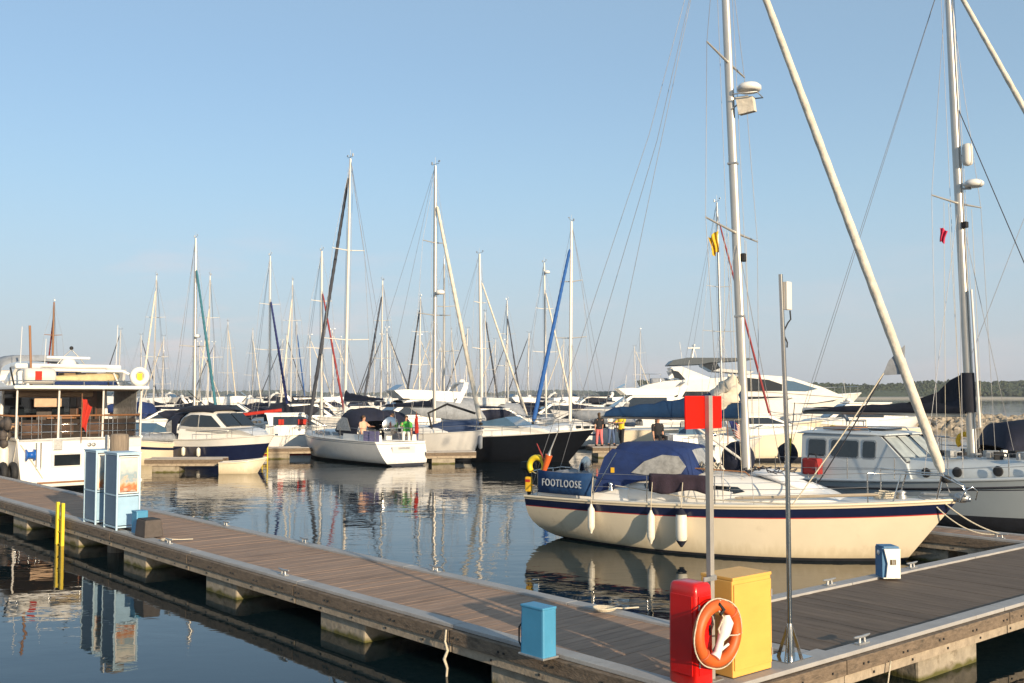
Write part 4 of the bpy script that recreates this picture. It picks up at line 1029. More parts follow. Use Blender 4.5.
# ================================================================== trawler yacht at the left
TA = math.atan2(.748, -.664)
TP = Vector((-15.0, 35.0, 0))
def TW(x, y, z):
    c, s = math.cos(TA), math.sin(TA); return Vector((TP.x + c * x - s * y, TP.y + s * x + c * y, z))
tr = thing('trawler_yacht', 'large white trawler yacht moored stern-on with covered aft deck and flybridge at far left', 'motor yacht', TP, TA)
bt, st_ = hull_parts(tr, 13, 4.5, lambda t: 1.68 + .05 * t + .8 * t ** 2.5, [(.09, 1), (1.0, 0)], [WHITE, BOOT], rake=1.6, over=-.12, ws=.93, tm=.5, p=2.6, wlk=.9, rail=WHITE, railr=.05, flare=.5)
MB().box((-.45, 0, .22), (.9, 3.6, .12), bev=.03).build('swim_platform', WHITE2, tr)
MB().tube([(-.9, -1.7, .3), (-.9, 1.7, .3)], .03, 6).build('platform_rail', WOOD, tr)
sw = MB().box((-.075, .5, .98), (.05, 1.02, .5), bev=.02).build('window_surround', WHITE2, tr)
MB().box((-.095, .5, .98), (.03, .86, .38), bev=.01).build('stern_window', GLASS, sw)
for yy in (1.5, 1.35): MB().tube([(-.05, yy, .3), (-.05, yy, 1.6)], .025, 6).build('ladder_rail', STEEL, tr)
MB().box((-.06, .82, 1.5), (.05, .3, .34), bev=.02).build('stern_grille', GALV, tr)
for yy in (-.25, -.4): MB().lathe([(.02, -.02), (.07, -.02), (.05, .01)], (-.02, yy, 1.48), 10, ax='x').build('exhaust_port', GALV, tr)
MB().box((-.03, -2.3 + .5, 1.52), (.04, .5, .3)).build('name_board', WHITE2, tr)
# bulwark rails on aft deck
for z in (1.95, 2.2, 2.5):
    MB().tube([(3.2, 2.12, z), (.15, 2.05, z), (.1, -2.05, z), (3.2, -2.12, z)], .022 if z < 2.4 else .035, 6).build('deck_rail', STEEL if z < 2.4 else WOOD, tr)
for yy in (-2.05, -1.1, -.2, .7, 1.4, 2.05): MB().tube([(.12, yy, 1.7), (.12, yy, 2.5)], .02, 6).build('stanchion', STEEL, tr)
MB().box((.18, .0, 2.06), (.02, 3.9, .62)).build('rail_cloth', mat('dark_mesh_cloth', (.022, .014, .010), .9, var=.5, scale=4), tr)
for yy in (1.6, .55, -.5): MB().box((.155, yy, 2.06), (.02, .62, .42), bev=.004).build('locker_door', mat('brown_varnish_panel', (.07, .035, .018), .35, var=.5, scale=3), tr)
# saloon
m = MB().prism([(2.9, 1.7, 1.95), (8.6, 1.7, 1.8), (8.2, 2.6, 1.75), (7.6, 3.42, 1.65), (2.9, 3.42, 1.85)]); m.build('saloon', WHITE, tr)
thw = lambda x, z: 1.95 - .0 * x - (z - 1.7) * .06
m = MB(); [sidewin(m, rect(a, b, 2.5, 3.2, .08), lambda x, z: 1.93 - .026 * (x - 2.9) - .0, .012) for a, b in ((3.3, 4.6), (4.8, 6.1), (6.3, 7.4))]; m.build('saloon_window', GLASS, tr)
MB().box((2.885, 0, 2.55), (.02, 3.55, 1.62), bev=.003).build('aft_bulkhead', mat('dark_varnish', (.045, .024, .014), .35, coat=.4), tr)
MB().box((2.87, .65, 2.62), (.03, 2.3, 1.3), bev=.03).build('aft_window', GLASS, tr)
MB().box((2.86, -1.1, 2.55), (.04, .75, 1.6), bev=.02).build('saloon_door', mat('brown_varnish', (.12, .05, .025), .3, coat=.4), tr)
MB().box((2.7, .8, 1.95), (.5, 2.4, .5), bev=.05).build('aft_bench', mat('tan_cushion', (.36, .22, .12), .8), tr)
MB().box((1.2, 1.5, 2.05), (.6, .6, .5), bev=.06).build('deck_box', WOOD, tr)
for i, (x_, y_) in enumerate(((1.0, .9), (1.1, -.6), (1.9, -1.2))):
    t = thing('deck_chair', 'dark slatted chair on the trawler yacht aft deck, ' + ('leftmost of three', 'middle one', 'rightmost one')[i], 'chair', TW(x_, y_, 1.72), TA + .4 * i)
    MB().box((0, 0, .42), (.5, .5, .05), bev=.01).build('seat', BROWNP, t); MB().box((.24, 0, .75), (.05, .5, .6), bev=.01).build('backrest', BROWNP, t)
    for sx in (-.2, .2):
        for sy in (-.2, .2): MB().tube([(sx, sy, 0), (sx, sy, .42)], .02, 5).build('leg', BROWNP, t)
t = thing('potted_plant', 'leafy plant in a tan pot on the trawler yacht aft deck', 'plant', TW(.6, -.2, 1.72), TA)
MB().lathe([(.12, 0), (.18, .3), (.02, .3)], n=12).build('pot', mat('tan_pot', (.4, .26, .14), .8), t)
m = MB()
for i in range(40):
    a = random.uniform(0, 6.28); h_ = random.uniform(.1, .5); k_ = random.uniform(.05, .22); m.extr([(k_ * math.cos(a), k_ * math.sin(a), .3 + h_), (k_ * math.cos(a) + .07, k_ * math.sin(a), .34 + h_), (k_ * math.cos(a) + .05, k_ * math.sin(a) + .06, .42 + h_)], (0, .004, .004))
m.build('leaves', mat('plant_leaf', (.05, .09, .02), .8), t)
MB().extr([(2.6, -2.02, 1.75), (.25, -1.98, 1.75), (.2, -1.98, 3.4), (2.6, -2.02, 3.4)], (0, .015, 0)).build('side_curtain', CLEAR, tr)
MB().box((1.5, 0, 3.38), (2.5, 4.1, .05)).build('headlining', mat('tan_headlining', (.30, .20, .12), .8), tr)
MB().tube([(2.6, -1.2, 3.25), (2.6, 1.4, 3.25)], .12, 8).build('rolled_screen', mat('tan_roll', (.5, .36, .24), .8), tr)
MB().box((1.5, .2, 2.4), (.9, 1.3, .05), bev=.01).build('deck_table', WOOD, tr); MB().tube([(1.5, .2, 1.7), (1.5, .2, 2.4)], .05, 8).build('table_leg', STEEL, tr)
# flybridge deck / roof over aft deck
MB().box((4.1, 0, 3.48), (8.6, 4.55, .13), bev=.04).build('boat_deck', WHITE, tr)
for yy in (-2.1, -.75, .75, 2.1): MB().tube([(.15, yy, 1.7), (.1, yy, 3.44)], .035, 8).build('deck_post', ALUW, tr)
MB().tube([(-.1, -2.0, 3.7), (-.12, 2.0, 3.7)], .02, 6).build('roof_rail', STEEL, tr)
for sg in (-1, 1): MB().tube([(-.12, sg * 2.0, 3.7), (6, sg * 2.0, 3.72)], .02, 6).build('roof_rail', STEEL, tr)
for yy in (-2, -1, 0, 1, 2): MB().tube([(-.11, yy, 3.5), (-.11, yy, 3.7)], .016, 6).build('rail_post', STEEL, tr)
# flybridge coaming & console
m = MB().prism([(4.8, 3.5, 1.9), (8.2, 3.5, 1.7), (8.5, 4.0, 1.6), (7.9, 4.05, 1.6), (4.8, 3.95, 1.85)]); m.build('flybridge_coaming', WHITE, tr)
# radar arch
for sg in (-1, 1): MB().loft([[(x + dx, sg * (2.02 - .25 * (z - 3.5)) + dy, z) for dx, dy in ((-.25, -.05), (.25, -.05), (.25, .05), (-.25, .05))] for x, z in ((1.9, 3.52), (1.6, 3.9), (1.35, 4.15))]).build('arch_leg', WHITE, tr)
MB().box((1.35, .12, 4.22), (.7, 3.65, .2), bev=.09).build('radar_arch', WHITE, tr)
m = MB().tube([(.4, -1.4, 3.55), (.55, -1.2, 4.12), (1.0, -1.1, 4.2), (1.0, 1.1, 4.2), (.55, 1.2, 4.12), (.4, 1.9, 3.55)], .035, 8); m.build('bimini_frame', ALUW, tr)
MB().tube([(.25, 1.75, 3.55), (.3, 1.6, 3.95), (.4, 1.35, 4.08), (.4, -1.5, 4.08), (.3, -1.75, 3.95), (.25, -1.85, 3.55)], .055, 8).build('roof_frame', WHITE, tr)
MB().tube([(2.6, 1.75, 3.55), (2.4, 1.6, 4.0), (2.3, 1.35, 4.2), (2.3, -1.5, 4.2), (2.4, -1.75, 4.0), (2.6, -1.85, 3.55)], .04, 8).build('roof_frame', ALUW, tr)
MB().box((5.2, .9, 3.85), (.6, 1.1, .6), bev=.08).build('flybridge_seat', WHITE2, tr); MB().box((5.2, -.8, 3.85), (.6, 1.1, .6), bev=.08).build('flybridge_seat', BCAN, tr)
MB().box((.5, 1.0, 2.95), (.08, .9, .3), bev=.03).build('hanging_cushion', mat('tan_cushion2', (.5, .34, .22), .8), tr)
MB().tube([(1.3, -.5, 4.28), (1.3, -.3, 4.55), (1.3, 0, 4.85), (1.3, .3, 4.55), (1.3, .5, 4.28)], .025, 6).build('light_mast', GALV, tr)
MB().ell((1.3, 0, 4.9), (.07, .07, .07)).build('anchor_light', RUB, tr)
MB().box((1.3, .1, 4.55), (.12, 1.5, .09), bev=.03).build('radar_scanner', WHITE, tr)
MB().lathe([(.05, 0), (.25, 0), (.28, .08), (.2, .2), (.03, .24)], (1.3, .1, 4.28), 14).build('radar_pedestal', WHITE, tr)
for yy, h_ in ((1.7, 1.3), (-1.6, 1.5), (.9, .9)): MB().tube([(1.3, yy, 4.3), (1.2, yy, 4.3 + h_)], .012, 5).build('whip_antenna', WHITE, tr)
MB().tube([(.5, 1.55, 3.5), (.5, 1.65, 5.6)], .04, 8).build('signal_pole', WOOD, tr)
m = MB()
for i in range(16):
    m.ell((random.uniform(.0, 1.2), 2.25 + random.uniform(0, .25), 1.5 + random.uniform(0, .9)), (random.uniform(.1, .25), .12, random.uniform(.08, .25)), 8, 5, 0, .2)
m.build('stowed_gear', BROWNP, tr)
for yy in [-1.9 + .32 * i for i in range(13)]: MB().tube([(.11, yy, 1.72), (.11, yy, 2.48)], .012, 5).build('rail_bar', STEEL, tr)
for sg in (-1, 1):
    MB().extr([(.1, sg * 2.27, 3.42), (4.8, sg * 2.27, 3.42), (4.8, sg * 2.22, 3.95), (2.6, sg * 2.22, 3.85), (1.2, sg * 2.25, 3.6)], (0, -sg * .05, 0)).build('side_wing', WHITE, tr)
MB().arch([(4.6, 1.5, 3.95, 4.55), (4.7, 1.5, 3.95, 4.75), (6.4, 1.45, 4.0, 4.8), (6.7, 1.4, 4.0, 4.6)], .03, 12).build('flybridge_canopy', GCAN, tr)
MB().tube([(.1, 2.2, 3.5), (1.0, 2.1, 4.15)], .03, 6).build('roof_strut', RUB, tr)
MB().tube([(.3, -1.0, 3.55), (.9, -1.1, 4.15)], .022, 6).build('roof_strut', RUB, tr)
MB().tube([(-.05, 2.0, 1.55), (-.12, 1.6, .9), (-.15, 1.3, .4)], .016, 5).build('mooring_tail', ROPE, tr)
MB().box((-.03, 0, 1.68), (.05, 4.1, .05)).build('rubbing_strip', GALV, tr)
# left side fenders and tyres
for x, lab in ((-.05, 'black tyre fender hanging nearest the stern of the white trawler yacht'), (.16, 'black tyre fender hanging second from the stern of the white trawler yacht')):
    q = TW(x, 2.22 + max(0, x) * 1.6, .62)
    t = thing('tyre_fender', lab, 'tyre', q, TA, 'tyres along the trawler yacht side'); MB().torus((0, 0, 0), .27, .11, None, 22, 8).build('tyre', RUB, t); MB().tube([(0, 0, .3), (0, -.12, 1.2)], .012, 5).build('lanyard', ROPE, t)
for x, lab in ((.3, 'white fender above the tyre closest to the stern of the trawler yacht'), (2.1, 'white fender between the two tyres on the trawler yacht'), (3.6, 'white fender furthest forward on the near side of the trawler yacht')):
    t = thing('fender', lab, 'fender', TW(x, 2.42, 1.15), TA, 'fenders along the trawler yacht side'); MB().lathe([(.02, -.4), (.14, -.32), (.16, -.2), (.16, .2), (.14, .32), (.02, .4)], n=12).build('body', BUCK, t)
    MB().tube([(0, 0, .35), (0, -.1, .8)], .012, 5).build('lanyard', ROPE, t)
def ringbuoy(loc, rz, label, mt, R=.26, r=.1):
    t = thing('lifebuoy', label, 'lifebuoy', loc, rz); MB().torus((0, 0, 0), R, r, None, 24, 8).build('ring', mt, t); MB().box((0, .02, -.02), (R * .8, .05, R * 1.1), bev=.02).build('rope_pack', YELP, t)
    MB().tube([(R * 1.3 * math.cos(a), -.03, R * 1.3 * math.sin(a)) for a in [k * PI / 8 for k in range(17)]], .015, 5, caps=False).build('grab_line', FLAGY, t); return t
ringbuoy(TW(-.1, -1.95, 3.88), TA - PI / 2, 'white ring lifebuoy on the right end of the trawler yacht roof', WHITE, .25, .11)
t = thing('liferaft_canister', 'white liferaft drum with red patch on the trawler yacht roof', 'liferaft', TW(.35, 1.35, 3.58), TA + PI / 2)
MB().lathe([(.05, -.5), (.25, -.48), (.28, -.4), (.28, .4), (.25, .48), (.05, .5)], (0, 0, .28), 16, ax='x').build('canister', WHITE2, t); MB().box((.1, .29, .3), (.22, .02, .3), bev=.01).build('red_patch', FLAGR, t)
t = thing('inflatable_dinghy', 'cream and blue inflatable dinghy lashed on the trawler yacht roof', 'dinghy', TW(.95, -.25, 3.60), TA - PI / 2)
MB().tube([(-1.0, .35, .15), (.6, .38, .2), (1.05, .2, .26), (1.2, 0, .3), (1.05, -.2, .26), (.6, -.38, .2), (-1.0, -.35, .15)], [.14, .19, .18, .17, .18, .19, .14], 10).build('tube', mat('tan_hypalon', (.55, .42, .22), .6, var=.2), t)
MB().loft([[(x, -w, .10), (x, -w * .9, -.02), (x, w * .9, -.02), (x, w, .10)] for x, w in ((-1.05, .56), (.6, .56), (1.25, .25))]).build('floor', BCAN, t)
for x in (-.5, .25): MB().box((x, 0, .36), (.4, .7, .1), bev=.03).build('seat', mat('brown_seat', (.22, .15, .08), .8), t)
t = thing('rope_reel', 'blue hose reel hanging on the transom of the trawler yacht', 'reel', TW(-.14, 1.72, 1.2), TA)
MB().lathe([(.05, -.14), (.2, -.14), (.2, -.11), (.12, -.1), (.12, .1), (.2, .11), (.2, .14), (.05, .14)], n=14, ax='y').build('reel', BLUEP, t)
flag('red_ensign', 'large red ensign drooping from the stern of the trawler yacht', TW(-.12, .05, 3.15), TA - PI / 2, .42, 1.25, FLAGR, .98, pole=1.6)
# ================================================================== generic boats
def place(px, D, ang): x, y = W(px, D); return Vector((x, y, 0)), ang
def motorboat(name, label, px, D, hd, L_=8.0, B=2.8, fb=1.1, hullm=WHITE, low=BOOT, cabh=1.1, canopy=None, arch=True, fly=False, seed=0, group=None, topm=None, cat='motor boat', stripe=None, anchor=0.5):
    """hd: heading of the bow in degrees (0 = right, 90 = away). px is the column of the point `anchor` of the length"""
    random.seed(seed); a = math.radians(hd); x, y = W(px, D)
    p = Vector((x - math.cos(a) * L_ * anchor, y - math.sin(a) * L_ * anchor, 0))
    r = thing(name, label, cat, p, a, group)
    s_ = lambda t: fb * (.86 + .05 * t + .34 * t ** 2)
    bands = [(.12, 1), (.66, 0), (.78, 2), (1, 0)] if stripe else [(.12, 1), (1, 0)]
    b, s = hull_parts(r, L_, B, s_, bands, [hullm, low, stripe or hullm], rake=1.3, over=-.05, ws=.88, tm=.45, p=2.4, wlk=.84, rail=WHITE2, railr=.03, flare=.5)
    k = L_ / 8.0; hw = B * .36; z0 = fb * .95; z1 = z0 + cabh
    m = MB().prism([(2.4 * k, z0 - .1, hw), (6.6 * k, z0 + .1, hw * .45), (5.9 * k, z0 + .42, hw * .7), (5.0 * k, z0 + .52, hw * .88), (2.4 * k, z0 + .5, hw)]); m.build('fore_cabin', WHITE, r)
    if cabh > .8:
        m = MB().prism([(1.9 * k, z0 + .4, hw), (5.1 * k, z0 + .45, hw * .88), (4.0 * k, z1 - .05, hw * .8), (3.7 * k, z1, hw * .78), (1.7 * k, z1, hw * .86)]); m.build('wheelhouse', WHITE, r)
        f = lambda X, Z: hw * (1 - (.12 * max(0, (X - 1.9 * k)) / (3.2 * k)) - .16 * (Z - z0 - .4) / max(.3, cabh - .4)) + .012
        m = MB(); sidewin(m, [(2.1 * k, z0 + .55), (4.65 * k, z0 + .55), (3.85 * k, z1 - .14), (2.1 * k, z1 - .14)], f, .01); m.build('side_window', GLASS, r)
        m = MB().extr([(4.98 * k, -hw * .74, z0 + .55), (4.98 * k, hw * .74, z0 + .55), (4.08 * k, hw * .68, z1 - .12), (4.08 * k, -hw * .68, z1 - .12)], (.03, 0, .03)); m.build('windscreen', GLASS, r)
        MB().box((2.75 * k, 0, z1 + .03), (2.3 * k, hw * 1.75, .07), bev=.02).build('roof', topm or WHITE, r)
    else:
        m = MB()
        m.loft([[(5.0 * k, -hw * .9, z0 + .45), (5.0 * k, hw * .9, z0 + .45), (4.97 * k, hw * .9, z0 + .45), (4.97 * k, -hw * .9, z0 + .45)], [(4.3 * k, -hw * .8, z0 + .95), (4.3 * k, hw * .8, z0 + .95), (4.27 * k, hw * .8, z0 + .95), (4.27 * k, -hw * .8, z0 + .95)]])
        sidewin(m, [(3.2 * k, z0 + .45), (5.0 * k, z0 + .45), (4.3 * k, z0 + .93), (3.2 * k, z0 + .7)], lambda X, Z: hw * .9 - .1 * (Z - z0), .012); m.build('windscreen', BLUEGLASS, r)
    if canopy:
        MB().arch([(.1 * k, hw * 1.05, z0 + .1, z0 + .55), (.5 * k, hw * 1.05, z0 + .1, z1 + .05), (1.6 * k, hw * 1.05, z0 + .2, z1 + .22), (3.4 * k, hw, z0 + .5, z1 + .2), (4.2 * k, hw * .8, z1 - .25, z1 - .05)], .02, 12).build('canopy', canopy, r)
    if fly:
        m = MB().prism([(1.3 * k, z1 + .06, hw * .9), (4.2 * k, z1 + .06, hw * .8), (4.6 * k, z1 + .55, hw * .7), (3.9 * k, z1 + .6, hw * .74), (1.3 * k, z1 + .45, hw * .9)]); m.build('flybridge', WHITE, r)
        m = MB().extr([(4.5 * k, -hw * .6, z1 + .58), (4.5 * k, hw * .6, z1 + .58), (4.1 * k, hw * .5, z1 + .9), (4.1 * k, -hw * .5, z1 + .9)], (.02, 0, .01)); m.build('flybridge_screen', BLUEGLASS, r)
        z1 += .55
    if arch:
        MB().loft([[(x + dx, y * hw * .95, z + dz) for dx, dz in ((-.16, 0), (.16, 0), (.16, .09), (-.16, .09))] for x, y, z in ((1.9 * k, -1, z0 + .3), (1.1 * k, -.9, z1 + .15), (.95 * k, -.6, z1 + .42), (.95 * k, .6, z1 + .42), (1.1 * k, .9, z1 + .15), (1.9 * k, 1, z0 + .3))]).build('radar_arch', WHITE, r)
        MB().lathe([(.03, 0), (.22, 0), (.24, .08), (.15, .2), (.02, .22)], (.95 * k, 0, z1 + .5), 12).build('radar_dome', WHITE, r)
        MB().tube([(.95 * k, .3, z1 + .5), (.75 * k, .35, z1 + 2.2)], .014, 4).build('whip_antenna', WHITE, r)
    for sg in (-1, 1):
        xs = [3.2 * k, 4.4 * k, 5.6 * k, 6.7 * k, L_ - .35]
        MB().tube([(x_, sg * (b(x_) - .05), s(x_) + .45) for x_ in xs] + [(L_ + .05, 0, s(L_) + .5)], .017, 5).build('bow_rail', STEEL, r)
        for x_ in xs[:-1]: MB().tube([(x_, sg * (b(x_) - .05), s(x_)), (x_, sg * (b(x_) - .05), s(x_) + .45)], .014, 5).build('stanchion', STEEL, r)
    return r

def sailboat(label, px, D, ztop, hd, L_=9.5, hullm=WHITE, low=BOOT, stripe=NAVY, stay=SAIL, cover=NCAN, hoodm=NCAN, seed=0, rake=.25, radar=None, spr=(.42, .7), r=.085, stayr=.08, wr=.010, group='sailing yachts in the far berths', name='sailing_yacht', staytop=.97, mastm=ALUW, B=3.0, low_deck=1.0, boom=True, mfrac=.54):
    a = math.radians(hd); x, y = W(px, D); random.seed(seed)
    mx = L_ * mfrac; p = Vector((x - math.cos(a) * mx, y - math.sin(a) * mx, 0))
    r0 = thing(name, label, 'sailing yacht', p, a, group)
    s_ = lambda t: low_deck * (.86 + .06 * t + .28 * t ** 2)
    b, s = hull_parts(r0, L_, B, s_, [(.10, 1), (.74, 0), (.86, 2), (1, 0)], [hullm, low, stripe or hullm], rake=.9, over=.4, ws=.72, tm=.45, p=2.2, wlk=.82, rail=WHITE2, railr=.025, flare=.6)
    rings = []
    for f, w, z in ((.33, .95, .5), (.5, .95, .52), (.62, .85, .46), (.74, .6, .3), (.79, .4, .08)):
        X = f * L_; zb = s(X) - .05
        rings.append([(X, -w * B / 3 * math.copysign(abs(math.cos(q)) ** .45, math.cos(q)), zb + (z + .05) * math.sin(q) ** .5) for q in [PI * k / 10 for k in range(11)]])
    MB().loft(rings, sm=True).build('coachroof', WHITE, r0)
    m = MB()
    for f0, f1 in ((.36, .44), (.46, .54), (.56, .62)): sidewin(m, rect(f0 * L_, f1 * L_, s(f0 * L_) + .18, s(f0 * L_) + .36, .04), lambda X, Z: .96 * B / 3 * (1 if X < .55 * L_ else .93), .012)
    m.build('cabin_window', GLASS, r0)
    if hoodm:
        MB().arch([(.30 * L_ - .5, .95, s(.3 * L_) + .15, s(.3 * L_) + 1.15), (.30 * L_, .97, s(.3 * L_) + .15, s(.3 * L_) + 1.3), (.30 * L_ + .6, .95, s(.3 * L_) + .3, s(.3 * L_) + 1.2), (.30 * L_ + 1.0, .85, s(.3 * L_) + .5, s(.3 * L_) + .62)], .02, 12).build('sprayhood', hoodm, r0)
    rail_run(r0, b, s, [.25, .22 * L_, .42 * L_, .62 * L_, .82 * L_, .97 * L_], .58, r=.016, wr=.009)
    MB().tube([(.1, -b(.1), s(0) + .6), (-.02, 0, s(0) + .62), (.1, b(.1), s(0) + .6)], .018, 5).build('pushpit_rail', STEEL, r0)
    MB().tube([(.95 * L_, -b(.95 * L_), s(L_) + .58), (L_ + .1, 0, s(L_) + .6), (.95 * L_, b(.95 * L_), s(L_) + .58)], .018, 5).build('pulpit_rail', STEEL, r0)
    mast_rig(r0, mx, s(mx) + .45, ztop, mx - rake, r * 1.12, (L_ - .1, 0, s(L_) + .05), (.05, 0, s(0) + .1), B * .44, s(mx), spr, 1.1, stay, stayr, staytop, mastm, wr, (mx - L_ * .40) if boom else None, s(mx) + 1.35, cover if boom else None, .25, radar, n=8)
    return r0
def hdg(mpx, bpx, D, lb, away):      # heading whose bow shows at column bpx when the mast stands at column mpx
    x, y = W(mpx, D); best = None
    for k in range(720):
        a = math.radians(k / 2 - 180); e = abs(512 + F * (x + math.cos(a) * lb) / (y + math.sin(a) * lb) - bpx) + (0 if (math.sin(a) > 0) == bool(away) else 3)
        if best is None or e < best[0]: best = (e, k / 2 - 180)
    return best[1]

# ------------------------------------------------------------------ mid harbour sailing yachts
BW = .46                     # mast to bow fraction
far = [  # mast px, top row, bow px, stay, away, top height, stay top, options, label
 (195, 237, 219, TEALS, 0, 14.5, .86, dict(radar=.45, mastm=ALU, r=.13, stayr=.10, cover=NCAN, spr=(.4,), seed=1), 'sailing yacht behind the white cabin cruiser, with thick buff mast, radar and teal furled sail'),
 (154, 275, 139, SAIL, 0, 13.0, .93, dict(seed=2, stayr=.09), 'sailing yacht just right of the trawler yacht, cream furled sail slanting down left'),
 (208, 275, 196, SAIL, 0, 12.5, .8, dict(seed=3, stayr=.06), 'sailing yacht whose mast stands just right of the teal furled sail'),
 (228, 322, 238, SAIL, 1, 11.5, .95, dict(seed=4, r=.07), 'distant sailing yacht with short thin mast behind the white cruiser roof'),
 (253, 330, 263, SAIL, 0, 11.5, .9, dict(seed=5, r=.07), 'distant sailing yacht with short pale mast left of the indigo furled sail'),
 (270, 255, 291, IND, 0, 13.5, .75, dict(seed=6, cover=NCAN, stayr=.10), 'sailing yacht with tall slim mast and indigo furled sail slanting down right'),
 (291, 280, 280, SAIL, 0, 13.0, .9, dict(seed=7, r=.08), 'sailing yacht with plain mast standing right of the indigo furled sail'),
 (297, 322, 307, BLUES, 1, 11.5, .9, dict(seed=8, r=.07, cover=BCAN), 'small distant yacht with a thin mast and thin blue furled sail'),
 (322, 250, 347, REDS, 0, 13.5, .78, dict(seed=9, r=.11, cover=KCAN), 'sailing yacht with red furled sail, its mast left of the tallest left-hand mast'),
 (381, 280, 361, GRYS, 0, 13.0, .92, dict(seed=10, stayr=.10), 'sailing yacht with dark grey furled sail slanting down left near the harbour middle'),
 (419, 297, 404, GRYS, 1, 12.0, .93, dict(seed=11, stayr=.09), 'distant sailing yacht with dark furled sail just left of the tall mast with radar'),
 (444, 258, 446, None, 0, 13.2, .9, dict(seed=12, r=.11, mastm=ALU), 'sailing yacht with bare grey mast right beside the tall mast with radar'),
 (482, 253, 529, SAIL, 0, 14.0, .86, dict(seed=13, r=.13, stayr=.085), 'sailing yacht behind the black-hulled sports boat with white mast and cream furled sail'),
 (486, 312, 500, GRYS, 1, 11.5, .95, dict(seed=14, r=.07, stayr=.10), 'small yacht with dark grey furled sail close to the right of a white mast'),
 (508, 300, 523, GRYS, 0, 12.0, .88, dict(seed=15, mastm=GALV, r=.09, stayr=.075), 'sailing yacht with grey mast and grey furled sail left of the bright blue furled sail'),
 (546, 262, 575, SAIL, 0, 13.5, .84, dict(seed=16, radar=.93, r=.095), 'sailing yacht whose white furled sail crosses behind the bright blue one'),
 (570, 220, 532, BLUES, 0, 14.0, .90, dict(seed=17, r=.12, stayr=.125, cover=NCAN), 'sailing yacht with bright blue furled sail slanting down left'),
 (163, 352, 158, None, 1, 9.0, .9, dict(seed=18, r=.06), 'small distant yacht with low mast between the two leftmost tall masts'),
 (52, 302, 44, REDS, 1, 12.0, .9, dict(seed=19, r=.13, stayr=.09, mastm=WOOD), 'sailing yacht with brown mast and red furled sail seen above the trawler yacht roof'),
 (452, 330, 459, SAIL, 1, 11.0, .9, dict(seed=20, r=.06), 'distant yacht with thin mast in the gap right of the radar mast'),
 (340, 338, 333, None, 1, 11.0, .9, dict(seed=21, r=.06), 'distant yacht with thin mast close behind the tallest left-hand mast'),
 (640, 330, 632, None, 1, 12.0, .9, dict(seed=22, r=.05, boom=False), 'distant yacht left of the large superyacht, with hair-thin mast'),
]
for mpx, yt_, bpx, stay, away, zt, stp, o, lab in far:
    D = (zt - H) * F / (HY - yt_)
    L_ = 9.5 if zt > 12.6 else 8.2
    lb = L_ * (1 - .54) - .1
    sailboat(lab, mpx, D, zt, hdg(mpx, bpx, D, lb, away), L_=L_, stay=stay, staytop=stp, **o)

ps = sailboat('x', 300, 150, 11.5, 20, L_=8, stay=SAIL, seed=230, r=.06, group='sailing yachts in the farthest row')
ps2 = sailboat('x', 300, 150, 12, 200, L_=8.5, stay=GRYS, cover=BCAN, seed=231, r=.065, group='sailing yachts in the farthest row', mastm=ALU)
for i, (px, D, where) in enumerate(((172, 158, 'left of the thick buff mast'), (240, 172, 'between two short masts behind the cruiser'), (280, 140, 'between the indigo and blue furled sails'), (309, 165, 'left of the red furled sail'), (366, 150, 'right of the tallest left-hand mast'), (398, 170, 'left of the tall radar mast'), (467, 160, 'left of the white mast behind the black boat'), (532, 165, 'left of the bright blue furled sail'), (590, 150, 'right of the bright blue furled sail'), (118, 150, 'seen over the trawler yacht roof rail'), (612, 175, 'above the walking woman'), (146, 135, 'just right of the trawler yacht'), (187, 142, 'hard left of the thick buff mast'), (262, 150, 'hard left of the indigo-sailed mast'), (300, 128, 'right of the thin blue furled sail'), (354, 132, 'hard right of the tallest left-hand mast'), (391, 140, 'right of the dark grey furled sail'), (411, 150, 'above the mid-harbour motor yacht'), (458, 138, 'right of the cream slanting headsail'), (498, 132, 'over the middle of the black boat'), (521, 150, 'between grey and bright blue furled sails'), (558, 142, 'just behind the bright blue furled sail'))):
    o = (ps, ps2)[i % 2]; q = Vector((*W(px, D), 0)); lab = 'very distant small yacht, %s furled sail, %s' % (('cream', 'grey')[i % 2], where)
    if i < 2: o.location = q; o['label'] = lab
    else: dup(o, q, random.choice((.3, 3.4, 2.8, -.4)), lab)
# ------------------------------------------------------------------ white sailing yacht, centre left, people in cockpit
hx, hy = W(401, 46.2); HA = math.atan2(.80, -.60)
wy = thing('sailing_yacht', 'white sailing yacht with scooped stern towards us, navy sprayhood and people in the cockpit', 'sailing yacht', (hx, hy, 0), HA)
bh, sh_ = hull_parts(wy, 9.8, 3.3, lambda t: 1.05 + .0 * t + .22 * t ** 2, [(.10, 1), (.90, 0), (.93, 2), (1, 0)], [WHITE, BOOT, GCAN], rake=.5, over=-.65, ws=.80, tm=.45, p=2.3, wlk=.60, rail=WHITE2, railr=.025, flare=.34)
rings = []
for X, w, z in ((3.4, 1.05, 1.5), (5.0, 1.05, 1.52), (6.4, .9, 1.50), (7.6, .6, 1.42), (8.2, .4, 1.25)):
    rings.append([(X, -w * math.copysign(abs(math.cos(q)) ** .45, math.cos(q)), 1.0 + (z - 1.0) * math.sin(q) ** .5) for q in [PI * k / 12 for k in range(13)]])
MB().loft(rings, sm=True).build('coachroof', WHITE, wy)
for a, b_ in ((4.0, 4.7), (4.95, 5.6), (5.85, 6.4), (6.6, 7.1)):
    m = MB(); sidewin(m, rect(a, b_, 1.22, 1.40, .05, .08), lambda X, Z: 1.06 - max(0, X - 5.4) * .14, .012); m.build('cabin_window', BLUEGLASS, wy)
